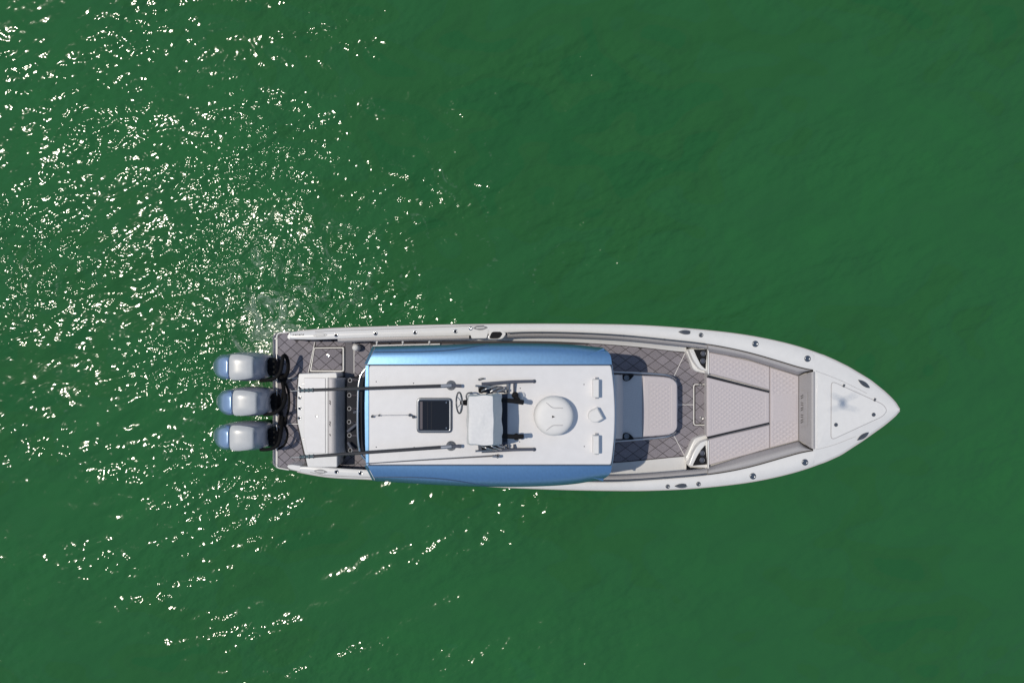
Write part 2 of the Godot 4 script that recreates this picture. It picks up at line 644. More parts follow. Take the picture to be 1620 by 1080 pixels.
func hull():
	var mb := MB.new()
	var us := []
	for p in EDGE_T:
		us.append(float(p[0]))
	us.append_array([1030.0, 1062.0, 1125.0, 1218.0, 1268.0, 1320.0, 1360.0, 1390.0, 1408.0, 840.0, 640.0, 720.0])
	us.sort()
	var rows := []
	for u in us:
		var low: bool = u < 457.0
		var top := G(u, curve(EDGE_T, u), -0.42 if low else -0.02)
		var bot := G(u, curve(EDGE_B, u), -0.42 if low else -0.02)
		var t := clampf((u - 900.0) / 524.0, 0.0, 1.0)
		var zc := (top.z + bot.z) / 2
		var hb := (bot.z - top.z) / 2
		var x := top.x
		var chine := lerpf(0.88, 0.42, t * t)
		var back := 1.25 * pow(t, 3.0)
		var row := []
		row.append(top)
		row.append(Vector3(x - back * 0.18, lerpf(0.5, 0.85, t * t) if not low else 0.38, zc - hb * lerpf(0.985, 0.86, t)))
		row.append(Vector3(x - back * 0.65, 0.08 + 0.2 * t * t, zc - hb * chine))
		row.append(Vector3(x - back, -0.45 + 0.35 * t * t * t, zc))
		row.append(Vector3(x - back * 0.65, 0.08 + 0.2 * t * t, zc + hb * chine))
		row.append(Vector3(x - back * 0.18, lerpf(0.5, 0.85, t * t) if not low else 0.38, zc + hb * lerpf(0.985, 0.86, t)))
		row.append(bot)
		rows.append(row)
	mb.sm = 1
	mb.loft(rows, false, true)
	mb.sm = -1
	var s: Array = rows[0]
	for k in range(1, s.size() - 1):
		mb.tri(s[0], s[k], s[k + 1])
	var h := part("hull", mb, M.gelcoat, boat)
	# rubbing strake along both edges up to the stem
	for e in [EDGE_T, EDGE_B]:
		var pts := []
		for u in stations(470, 1423.5, 150):
			pts.append(G(u, smooth_curve(e, u) if u < 1300.0 else curve(e, u), -0.025))
		var m2 := MB.new()
		tube(m2, pts, 0.016, -1.0, 6)
		part("rub_rail", m2, M.rub_strip, h)

func ring_fitting(called: String, c: Vector3, r: float, parent: Node, hole := true):
	var mb := MB.new()
	lathe(mb, c, [[r, -0.004], [r, 0.004], [r * 0.9, 0.008], [r * 0.72, 0.009], [r * 0.62, 0.003]], 18)
	var o := part(called, mb, M.chrome, parent)
	return o

func dark_disc(c: Vector3, r: float, parent: Node, m: Material, called := "opening"):
	var mb := MB.new()
	lathe(mb, c, [[r, -0.004], [r, 0.0]], 16)
	part(called, mb, m, parent)

func rod_hole(u: float, v: float, rpx: float, parent: Node, dh := 0.02):
	# chrome flange with a black cup; both one holder
	var c := G(u, v, dh)
	var mb := MB.new()
	var r := rpx * 0.0125
	lathe(mb, c, [[r, -0.006], [r, 0.006], [r * 0.85, 0.011], [r * 0.68, 0.010], [r * 0.62, 0.004]], 18)
	part("rod_holder", mb, M.chrome, parent)
	var m2 := MB.new()
	lathe(m2, c, [[r * 0.6, -0.004], [r * 0.6, 0.0055]], 14)
	part("rod_holder_cup", m2, M.black, parent)

func lens_cleat(u: float, v: float, len_px: float, turn: float, parent: Node, dark: bool):
	# pull-up cleat lying flush: a lens-shaped plate with a raised bar
	var c := G(u, v, 0.02)
	var mb := MB.new()
	var p := PackedVector2Array()
	var L := len_px * 0.0125 / 2
	for k in 24:
		var a := TAU * k / 24
		var q := Vector2(cos(a) * L, sin(a) * absf(sin(a)) * L * 0.30).rotated(turn)
		p.append(Vector2(c.x, c.z) + q)
	slab(mb, p, c.y - 0.008, c.y + 0.006, 0.003)
	part("cleat", mb, M.steel_dark, parent)
	var m2 := MB.new()
	var d := Vector3(cos(turn), 0, sin(turn)) * L * 0.55
	tube(m2, [c - d + Vector3(0, 0.008, 0), c + Vector3(0, 0.013, 0), c + d + Vector3(0, 0.008, 0)], 0.012, -1.0, 8)
	part("cleat_bar", m2, M.steel_dark if dark else M.seam_white, parent)

func dome_fitting(u: float, v: float, rpx: float, parent: Node, m: Material, called := "deck_fitting"):
	var c := G(u, v, 0.02)
	var mb := MB.new()
	var r := rpx * 0.0125
	lathe(mb, c, [[r, -0.006], [r, 0.006], [r * 0.86, 0.014], [r * 0.6, 0.018], [r * 0.5, 0.010], [r * 0.2, 0.012], [0.001, 0.013]], 20)
	part(called, mb, m, parent)

func gunwales():
	# upper in the picture
	var a := MB.new()
	sheer_strip(a, [[EDGE_T, 0, -0.03], [EDGE_T, 0.3, -0.004], [EDGE_T, 1.4, 0.008], [EDGE_T, 3.2, 0.012], [EDGE_T, 3.6, 0.020], [INNER_T, -1.0, 0.020], [INNER_T, -0.2, 0.012], [INNER_T, 0.2, -0.03], [INNER_T, 0.4, -0.36]], 458, 1289, 220, true)
	# rounded tongue that closes the aft end
	var tongue := PackedVector2Array()
	for q in [[459, 525], [459, 537], [455.6, 535.8], [454, 533.2], [455.5, 529.5], [457.5, 526]]:
		tongue.append(xz(q[0], q[1], 0.91))
	slab(a, tongue, SOLE, GUN + 0.018, 0.008)
	var gt := part("gunwale", a, M.gelcoat, boat)
	var b := MB.new()
	sheer_strip(b, [[EDGE_B, 0, -0.03], [EDGE_B, -0.3, -0.004], [EDGE_B, -1.4, 0.008], [EDGE_B, -3.2, 0.012], [EDGE_B, -3.6, 0.020], [INNER_B, 1.0, 0.020], [INNER_B, 0.2, 0.012], [INNER_B, -0.2, -0.03], [INNER_B, -0.4, -0.36]], 474, 1289, 220, false)
	var t2 := PackedVector2Array()
	for q in [[475, 746], [475, 736.5], [462, 734.8], [456, 735.2], [454, 737], [455.5, 740], [460, 742.5]]:
		t2.append(xz(q[0], q[1], 0.91))
	slab(b, t2, SOLE, GUN + 0.018, 0.008)
	var gb := part("gunwale", b, M.gelcoat, boat)
	for e in 2:
		var ml := MB.new()
		var lp := []
		var line := [[498, 524.6], [560, 522.0], [620, 520.0], [680, 517.6], [740, 515.4], [765, 514.6]] if e == 0 else [[490, 746.8], [510, 751.2], [540, 753.2], [588, 755.0], [640, 758]]
		for u in stations(line[0][0], line[-1][0], 40):
			lp.append(G(u, curve(line, u), 0.0195))
		tube(ml, lp, 0.006, -1.0, 6)
		part("moulding_line", ml, M.bolster, gt if e == 0 else gb)
	# fittings, upper side
	for q in [[531.5, 530], [594, 527.5], [656.5, 526], [720.5, 524]]:
		rod_hole(q[0], q[1], 3.3, gt)
	lens_cleat(506.5, 530, 23, -0.06, gt, false)
	lens_cleat(760, 518.4, 24, -0.04, gt, false)
	dome_fitting(744.5, 519.5, 3.2, gt, M.chrome)
	lens_cleat(1085.5, 525.4, 24, 0.06, gt, true)
	dome_fitting(1109.3, 529.8, 3.6, gt, M.steel_dark)
	dome_fitting(1195.3, 543.8, 5.0, gt, M.frame_metal)
	dome_fitting(1278, 567.2, 5.0, gt, M.frame_metal)
	# lower side
	for q in [[532, 746], [570, 748]]:
		rod_hole(q[0], q[1], 3.4, gb)
	lens_cleat(507, 745.5, 22, 0.08, gb, false)
	dome_fitting(1056.6, 769.3, 3.4, gb, M.steel_dark)
	lens_cleat(1079.5, 768.2, 24, -0.06, gb, true)
	dome_fitting(1105.3, 765.4, 3.6, gb, M.steel_dark)
	dome_fitting(1191.5, 753, 5.0, gb, M.frame_metal)
	dome_fitting(1274, 731, 5.0, gb, M.frame_metal)
	# little dark lettering on the aft end of the upper gunwale
	for i in 6:
		var u := 462.5 + i * 3.1
		var mb := MB.new()
		var v := 529.8 - 0.12 * i
		slab(mb, PackedVector2Array([xz(u, v + 1.2, 0.92), xz(u + 0.9, v - 1.2, 0.92), xz(u + 1.7, v - 1.2, 0.92), xz(u + 0.8, v + 1.2, 0.92)]), GUN + 0.015, GUN + 0.0225, 0.0)
		if i % 2 == 0:
			slab(mb, PackedVector2Array([xz(u + 1.0, v - 1.2, 0.92), xz(u + 2.5, v - 1.2, 0.92), xz(u + 2.2, v - 0.5, 0.92), xz(u + 0.8, v - 0.5, 0.92)]), GUN + 0.015, GUN + 0.0222, 0.0)
		else:
			slab(mb, PackedVector2Array([xz(u + 1.2, v + 1.2, 0.92), xz(u + 2.2, v - 1.2, 0.92), xz(u + 2.8, v - 1.2, 0.92), xz(u + 1.9, v + 1.2, 0.92)]), GUN + 0.015, GUN + 0.0222, 0.0)
		part("letter", mb, M.ink, gt)
	# grab rails on stanchions
	for side in 2:
		var g: Node = gt if side == 0 else gb
		var pts := []
		var cu: Array = INNER_T if side == 0 else INNER_B
		var off := 0.8 if side == 0 else -1.6
		for u in stations(803 if side == 0 else 800, 1114, 60):
			pts.append(G(u, smooth_curve(cu, u) + off, 0.055))
		pts.append(G(1118, smooth_curve(cu, 1118) + off, 0.0))
		var mb := MB.new()
		tube(mb, pts, 0.015, -1.0, 8)
		part("grab_rail", mb, M.steel_dark, g)
		for u in [856.0, 921.0, 986.0, 1051.0]:
			var m2 := MB.new()
			lathe(m2, G(u, smooth_curve(cu, u) + off, 0.0), [[0.024, 0.0], [0.022, 0.016], [0.011, 0.02], [0.011, 0.055]], 12)
			part("stanchion", m2, M.brushed, g)
	# rounded coaming pad below the aft part of the upper gunwale, and the inner bolsters forward
	var pads := MB.new()
	sheer_strip(pads, [[INNER_T, -0.5, -0.04], [INNER_T, 1.5, -0.035], [INNER_T, 4.0, -0.06], [INNER_T, 5.6, -0.11], [INNER_T, 6.0, -0.2]], 534, 742, 40, true)
	part("coaming_pad", pads, M.cushion_plain, boat)
	for side in 2:
		var cu2: Array = INNER_T if side == 0 else INNER_B
		var s := 1.0 if side == 0 else -1.0
		var k := 1.0 if side == 0 else 1.25
		var m3 := MB.new()
		sheer_strip(m3, [[cu2, 0.4 * s, -0.05], [cu2, 2.0 * s * k, -0.04], [cu2, 4.5 * s * k, -0.05], [cu2, 7.0 * s * k, -0.09], [cu2, 8.6 * s * k, -0.15], [cu2, 9.0 * s * k, -0.26]], 802, 1120, 60, side == 0)
		part("coaming_pad", m3, M.bolster, boat)
	# moulded toe ledges where the liner meets the sole
	for side in 2:
		var toe: Array = TOE_T if side == 0 else TOE_B
		var cu3: Array = INNER_T if side == 0 else INNER_B
		var s3 := 1.0 if side == 0 else -1.0
		var rows := [[], [], [], [], []]
		for u in stations(590, 1086, 50):
			var vt := smooth_curve(toe, u)
			var vi := smooth_curve(cu3, u) + 4.0 * s3
			rows[0].append(P(u, vt, SOLE - 0.01))
			rows[1].append(P(u, vt, SOLE + 0.035))
			rows[2].append(P(u, vt - 1.0 * s3, SOLE + 0.05))
			rows[3].append(P(u, lerpf(vt, vi, 0.62), SOLE + 0.075))
			rows[4].append(P(u, vi, GUN - 0.12))
		var m4 := MB.new()
		m4.sm = 1
		m4.loft(rows, false, side == 1)
		part("toe_ledge", m4, M.gelcoat, boat)
	# boarding-door block with its dark pocket on the upper side
	var blk := MB.new()
	slab(blk, rounded(poly([[743, 524], [774, 521], [770, 535], [746, 535.5]], 0.9), 0.03), 0.6, GUN + 0.026, 0.01)
	part("door_block", blk, M.gelcoat, boat)
	var pk := MB.new()
	soft_slab(pk, rounded(poly([[776, 523.4], [797, 523.6], [801, 528], [795, 536.5], [770, 536.5]], 0.92), 0.07), 0.6, GUN + 0.034, 0.012)
	part("door_pocket", pk, M.gelcoat, boat)
	var pk2 := MB.new()
	slab(pk2, rounded(poly([[778, 524.6], [792, 524.6], [795, 528], [790, 535.4], [773.5, 535.4]], 0.94), 0.05), 0.8, GUN + 0.039, 0.0)
	part("pocket_opening", pk2, M.black, boat)
	# slim rail with brackets below the pad
	var rail := MB.new()
	tube(rail, [P(590, 546.6, 0.78), P(640, 545.4, 0.78), P(696, 544.4, 0.78)], 0.013, -1.0, 8)
	var ro := part("rod_rack_rail", rail, M.seam_white, boat)
	for u in [596.0, 637.0, 679.0]:
		var br := MB.new()
		tube(br, [P(u, 540.5, 0.84), P(u, 546.3 - (u - 596.0) * 0.02, 0.78)], 0.02, 0.016, 8)
		part("bracket", br, M.seam_white, ro)

func foredeck():
	var rows := [[], [], [], [], [], [], []]
	for u in stations(1287, 1423.6, 60):
		var t := curve(EDGE_T, u)
		var b := curve(EDGE_B, u)
		var e := minf(3.4, (b - t) * 0.3)
		rows[0].append(G(u, t, -0.03))
		rows[1].append(G(u, t + e * 0.15, -0.004))
		rows[2].append(G(u, t + e, 0.018))
		rows[3].append(G(u, (t + b) / 2, 0.020))
		rows[4].append(G(u, b - e, 0.018))
		rows[5].append(G(u, b - e * 0.15, -0.004))
		rows[6].append(G(u, b, -0.03))
	var mb := MB.new()
	mb.sm = 1
	mb.loft(rows, false, true)
	var f := part("foredeck", mb, M.gelcoat, boat)
	# shallow moulded step behind the locker lid, open to the bow
	var st := MB.new()
	var p := []
	for i in 13:
		var t := float(i) / 12.0
		p.append([1308.0 - 14.0 * pow(absf(t * 2.0 - 1.0), 2.2), lerpf(592.0, 706.0, t)])
	p.append([1293, 709])
	p.append([1293, 590])
	slab(st, sheer_poly(p), sheer(0.0) + 0.0, sheer(0.0) + 0.030, 0.008, true)
	part("moulded_step", st, M.gelcoat, f)
	var lid := rounded(sheer_poly([[1315, 601.5], [1398, 639], [1405, 649.5], [1397, 659], [1314.5, 697]]), 0.11, 6)
	var gk := MB.new()
	slab(gk, lid, GUN + 0.0, GUN + 0.0225, 0.001, true)
	part("hatch_gasket", gk, M.bolster, f)
	var li := MB.new()
	slab(li, inset(loops_ccw(lid), 0.012), GUN + 0.0, GUN + 0.033, 0.006, true)
	part("anchor_locker_hatch", li, M.gelcoat, f)
	for q in [[1335.8, 610], [1384.8, 632.2]]:
		var hg := MB.new()
		var c := G(q[0], q[1], 0.035)
		var d := Vector2(0.03, 0.0).rotated(-1.15)
		var n := d.orthogonal() * 0.55
		var cc := Vector2(c.x, c.z)
		slab(hg, PackedVector2Array([cc - d - n, cc + d - n, cc + d + n, cc - d + n]), c.y - 0.02, c.y + 0.008, 0.003)
		part("hinge", hg, M.steel_dark, f)
	for q in [[1323, 671.7], [1382.7, 655.7]]:
		var lt := MB.new()
		var c2 := G(q[0], q[1], 0.032)
		lathe(lt, c2, [[0.038, -0.004], [0.038, 0.004], [0.033, 0.008], [0.026, 0.004], [0.012, 0.006], [0.001, 0.007]], 18)
		part("latch", lt, M.steel_dark, f)
	for q in [[[1291, 586.6], [1330, 601.5], [1372, 622]], [[1291, 711], [1320, 703.5], [1354, 690]]]:
		var cm := MB.new()
		var cp := []
		for e in q:
			cp.append(G(e[0], e[1], 0.018))
		tube(cm, spline(cp, 6), 0.006, -1.0, 6)
		part("moulding_line", cm, M.liner, f)
	lens_cleat(1368, 607.3, 23, 0.62, f, true)
	lens_cleat(1366.3, 689.8, 23, -0.60, f, true)

func sheer_poly(pts: Array) -> PackedVector2Array:
	var o := PackedVector2Array()
	for p in pts:
		var q := G(p[0], p[1], 0.02)
		o.append(Vector2(q.x, q.z))
	return o

# ---------------------------------------------------------------- soles with diamond-cut foam pieces
func foam(region: PackedVector2Array, holes: Array, y: float, w: float, d: float, origin: Vector2, parent: Node):
	var lo := region[0]
	var hi := region[0]
	for p in region:
		lo = lo.min(p)
		hi = hi.max(p)
	var gap := 0.007
	var i0 := int(floor((lo.x - origin.x) / (w / 2))) - 1
	var i1 := int(ceil((hi.x - origin.x) / (w / 2))) + 1
	var j0 := int(floor((lo.y - origin.y) / (d / 2))) - 1
	var j1 := int(ceil((hi.y - origin.y) / (d / 2))) + 1
	for i in range(i0, i1 + 1):
		for j in range(j0, j1 + 1):
			if posmod(i + j, 2) != 0:
				continue
			var c := origin + Vector2(i * w / 2, j * d / 2)
			var dia := PackedVector2Array([c + Vector2(w / 2 - gap, 0), c + Vector2(0, d / 2 - gap), c - Vector2(w / 2 - gap, 0), c - Vector2(0, d / 2 - gap)])
			var pieces: Array = Geometry2D.intersect_polygons(region, dia)
			for hole in holes:
				var nxt := []
				for q in pieces:
					for r in Geometry2D.clip_polygons(q, hole):
						nxt.append(r)
				pieces = nxt
			for q in pieces:
				if q.size() < 3:
					continue
				var area := 0.0
				for k in q.size():
					var e: Vector2 = q[(k + 1) % q.size()]
					area += q[k].x * e.y - e.x * q[k].y
				if absf(area) < 0.0024:
					continue
				var mb := MB.new()
				slab(mb, q, y - 0.014, y + rng.randf_range(-0.0006, 0.0006), 0.0015)
				part("foam_tile", mb, M["foam%d" % rng.randi_range(0, 3)], parent)

func strip(mb: MB, a: Array, b: Array, wpx: float, h: float, y0: float, y1: float):
	var p := xz(a[0], a[1], h)
	var q := xz(b[0], b[1], h)
	var n := (q - p).normalized().orthogonal() * wpx * 0.0125 / 2
	slab(mb, PackedVector2Array([p + n, q + n, q - n, p - n]), y0, y1, 0.002)

func soles():
	# aft cockpit and swim platform
	var pl := MB.new()
	slab(pl, rounded(poly([[431.5, 528.5], [437, 525.8], [462, 525], [462, 744], [437, 740.4], [431.5, 735]], SOLE - 0.05), 0.08), 0.02, SOLE - 0.045, 0.02)
	var plat := part("swim_platform", pl, M.liner, boat)
	var rim := MB.new()
	strip(rim, [438.2, 534], [438.2, 735], 1.6, SOLE, SOLE - 0.06, SOLE + 0.012)
	strip(rim, [434, 535.5], [438.6, 535.5], 2.0, SOLE, SOLE - 0.06, SOLE + 0.012)
	part("platform_rim", rim, M.seam_white, plat)
	for e in 2:
		var bm := MB.new()
		var pts := [[437.4, 535], [437.8, 531], [440, 528], [444, 526.6], [457, 525.6]] if e == 0 else [[437.4, 734], [437.8, 737.4], [440, 739.6], [446, 741], [457, 742.8]]
		var pp := []
		for q in pts:
			pp.append(P(q[0], q[1], SOLE + 0.01))
		tube(bm, spline(pp, 5), 0.016, -1.0, 8)
		part("platform_rim", bm, M.seam_white, plat)
	var sb := MB.new()
	slab(sb, poly([[439, 527.4], [458, 526], [470, 537], [590, 536], [590, 745], [470, 740], [456, 741], [439, 738.5]], SOLE), 0.1, SOLE - 0.009, 0.0)
	var aft := part("aft_sole", sb, M.groove, boat)
	var bench := poly([[471, 590], [534, 588], [549, 595], [568, 595], [568, 716], [549, 719], [534, 741], [485, 741], [476, 702], [468.6, 668], [468, 640], [469, 610]], SOLE)
	var door := poly([[487.6, 589], [497.4, 541], [499.6, 541], [499.6, 547.5], [545.5, 547.5], [545.5, 589]], SOLE)
	var walk := poly([[545.5, 540.5], [560, 540.5], [560, 598], [545.5, 598]], SOLE)
	var s1 := poly([[439, 597.4], [474, 597.4], [474, 599.2], [439, 599.2]], SOLE)
	var s2 := poly([[439, 669.6], [474, 669.6], [474, 671.2], [439, 671.2]], SOLE)
	var reg := poly([[439.4, 528.5], [442, 527.6], [456, 526.4], [458, 536.5], [470, 538.5], [586, 538.5], [586, 742.5], [484, 738], [470, 735.5], [457, 736], [455, 740.5], [442, 738.6], [439.4, 736.6]], SOLE)
	foam(reg, [bench, door, walk, s1, s2], SOLE, 19.3 * 0.01292, 17.3 * 0.01292, xz(469.3, 549.9, SOLE), aft)
	var wm := MB.new()
	slab(wm, poly([[545.8, 541], [559.6, 541], [559.6, 598], [545.8, 598]], SOLE), SOLE - 0.02, SOLE - 0.004, 0.002)
	part("walkway_panel", wm, M.plain_foam, aft)
	for q in [[[452, 598.3], [474, 598.3]], [[440, 670.4], [474, 670.4]], [[497.8, 541], [487.6, 588.5]], [[559.9, 541], [559.9, 590]]]:
		var sm := MB.new()
		strip(sm, q[0], q[1], 1.1, SOLE, SOLE - 0.02, SOLE + 0.006)
		part("sole_seam", sm, M.seam_white, aft)
	# transom door lying beside the bench, with its own foam top
	var dm := MB.new()
	slab(dm, rounded(poly([[496.5, 549.5], [543.8, 549], [543.8, 587.8], [489.5, 587.8]], 0.5), 0.03), SOLE - 0.02, SOLE + 0.045, 0.008)
	var dr := part("transom_door", dm, M.seam_white, aft)
	var dt := MB.new()
	slab(dt, rounded(poly([[497.4, 551.2], [541.6, 550.8], [541.6, 585.8], [491.8, 585.8]], 0.5), 0.02), SOLE, SOLE + 0.0475, 0.0)
	part("transom_door_groove", dt, M.groove, aft)
	foam(poly([[498.4, 552.4], [540.6, 552], [540.6, 584.6], [493, 584.6]], 0.5), [], SOLE + 0.056, 22.0 * 0.0129, 19.0 * 0.0129, xz(515.5, 567, 0.5), aft)
	var lt := MB.new()
	lathe(lt, P(519, 562, SOLE + 0.056), [[0.034, -0.004], [0.034, 0.006], [0.026, 0.01], [0.014, 0.006], [0.001, 0.007]], 16)
	part("door_latch", lt, M.chrome, aft)
	var hp := MB.new()
	lathe(hp, P(564.5, 549.5, 0.5), [[0.07, -0.06], [0.075, 0.1], [0.06, 0.16], [0.03, 0.18], [0.001, 0.185]], 18)
	part("hinge_post", hp, M.gelcoat, aft)
	# forward sole
	var fb := MB.new()
	slab(fb, poly([[586, 538], [800, 538], [940, 541], [1086, 556], [1124, 560], [1124, 736], [1086, 723], [968, 735], [586, 744]], SOLE), 0.1, SOLE - 0.0095, 0.0)
	var fwd := part("forward_sole", fb, M.groove, boat)
	var lounge := poly([[940, 590], [1040, 593], [1060, 595.5], [1068, 602], [1070, 640], [1068, 680], [1060, 688], [940, 696]], SOLE)
	var pod_t := poly([[1083, 556], [1094, 579], [1098, 585], [1126, 594], [1126, 550]], SOLE)
	var pod_b := poly([[1083, 722], [1096, 694], [1100, 690], [1126, 683], [1126, 740]], SOLE)
	var hatch := poly([[1096.4, 606.4], [1124, 606.4], [1124, 673.6], [1096.4, 673.6]], SOLE)
	var r2 := poly([[930, 543.4], [968, 546], [1000, 548.6], [1040, 553], [1085, 558.6], [1123, 565], [1123, 730], [1085, 720.2], [968, 731.6], [930, 735]], SOLE)
	foam(r2, [lounge, pod_t, pod_b, hatch], SOLE, 23.6 * 0.01292, 17.3 * 0.01292, xz(1048.9, 569.9, SOLE), fwd)
	foam(poly([[587, 546], [700, 544], [800, 544], [929.6, 545], [929.6, 592], [587, 592]], SOLE), [], SOLE, 23.6 * 0.01292, 17.3 * 0.01292, xz(1048.9, 569.9, SOLE), fwd)
	foam(poly([[587, 698], [929.6, 698], [929.6, 733.5], [860, 736], [587, 739]], SOLE), [], SOLE, 23.6 * 0.01292, 17.3 * 0.01292, xz(1048.9, 569.9, SOLE), fwd)
	var mid := MB.new()
	slab(mid, poly([[587, 593], [929.6, 593], [929.6, 697], [587, 697]], SOLE), SOLE - 0.02, SOLE - 0.002, 0.002)
	part("helm_floor_panel", mid, M.foam1, fwd)
	for q in [[[1084, 558.5], [1066.5, 595]], [[1066, 688], [1083, 720.5]], [[1070, 640], [1097, 640]]]:
		var sm2 := MB.new()
		strip(sm2, q[0], q[1], 0.9, SOLE, SOLE - 0.02, SOLE + 0.005)
		part("sole_seam", sm2, M.seam_white, fwd)
	var hf := MB.new()
	frame(hf, rounded(poly([[1097, 607], [1124, 607], [1124, 673], [1097, 673]], SOLE), 0.06), 0.022, SOLE - 0.02, SOLE + 0.01)
	part("floor_hatch_frame", hf, M.seam_white, fwd)
	var hg := MB.new()
	slab(hg, rounded(poly([[1099.6, 609.6], [1124, 609.6], [1124, 670.4], [1099.6, 670.4]], SOLE), 0.04), SOLE - 0.02, SOLE - 0.004, 0.0)
	part("floor_hatch", hg, M.groove, fwd)
	foam(poly([[1100.6, 610.6], [1123, 610.6], [1123, 669.4], [1100.6, 669.4]], SOLE), [], SOLE + 0.002, 30 * 0.0129, 26 * 0.0129, xz(1108, 630, SOLE), fwd)
	var hl := MB.new()
	lathe(hl, P(1110.2, 661.4, SOLE), [[0.042, 0.0], [0.042, 0.008], [0.032, 0.012], [0.026, 0.005], [0.012, 0.008], [0.001, 0.008]], 18)
	part("hatch_latch", hl, M.brushed, fwd)
	var hh := MB.new()
	box(hh, P(1109, 608.6, SOLE + 0.012), Vector3(0.085, 0.02, 0.05), 0.006)
	box(hh, P(1109.4, 608.4, SOLE + 0.028), Vector3(0.03, 0.02, 0.045), 0.005)
	part("hatch_hinge", hh, M.brushed, fwd)

# ---------------------------------------------------------------- cushions
# stations: [u, v_a, v_b]; the pad spans a to b. quilt: diamond size in metres, or zero
func cushion(called: String, sta: Array, h: float, thick: float, edge: float, qx: float, qz: float, depth: float, border: float, parent: Node, m: Material, slope := 0.0, plain := []) -> MeshInstance3D:
	var mb := MB.new()
	var u0: float = sta[0][0]
	var u1: float = sta[-1][0]
	var A := []
	var B := []
	for s in sta:
		A.append([s[0], s[1]])
		B.append([s[0], s[2]])
	var L := (u1 - u0) * (CAM_Y - h) / 1080.0
	var nu := clampi(int(L / 0.011), 6, 170)
	var W := 0.0
	for s in sta:
		W = maxf(W, absf(s[2] - s[1]) * (CAM_Y - h) / 1080.0)
	var nv := clampi(int(W / 0.011), 6, 220)
	var rows := []
	for j in nv + 1:
		var t := float(j) / nv
		var row := []
		for i in nu + 1:
			var f := float(i) / nu
			var u := lerpf(u0, u1, f)
			var a := curve(A, u)
			var b := curve(B, u)
			var v := lerpf(a, b, t)
			var p := P(u, v, h)
			var w := absf(b - a) * (CAM_Y - h) / 1080.0
			var e := minf(minf(f, 1.0 - f) * L, minf(t, 1.0 - t) * w)
			var y := 0.0
			if e < edge:
				y -= edge * (1.0 - sqrt(maxf(0.0, 1.0 - pow(1.0 - e / edge, 2.0))))
			if qx > 0.0 and e > border:
				var k := clampf((e - border) / 0.03, 0.0, 1.0)
				if plain.size() == 2:
					k *= clampf((absf(v - plain[0]) - plain[1]) / 3.0, 0.0, 1.0)
				var s1 := absf(sin(PI * (p.x / qx + p.z / qz)))
				var s2 := absf(sin(PI * (p.x / qx - p.z / qz)))
				y -= depth * k * (1.0 - pow(minf(s1, s2), 0.55))
			if border > 0.0 and absf(e - border) < 0.012:
				y -= 0.007 * (1.0 - absf(e - border) / 0.012)
			y += slope * (f - 0.5)
			row.append(Vector3(p.x, h + y, p.z))
		rows.append(row)
	mb.sm = 1
	mb.loft(rows, false, true)
	# skirt
	var ring := []
	for i in nu + 1:
		ring.append(rows[0][i])
	for j in range(1, nv + 1):
		ring.append(rows[j][nu])
	for i in range(nu - 1, -1, -1):
		ring.append(rows[nv][i])
	for j in range(nv - 1, 0, -1):
		ring.append(rows[j][0])
	var low := []
	for p in ring:
		low.append(Vector3(p.x, h - thick, p.z))
	mb.loft([low, ring], true, true)
	return part(called, mb, m, parent)

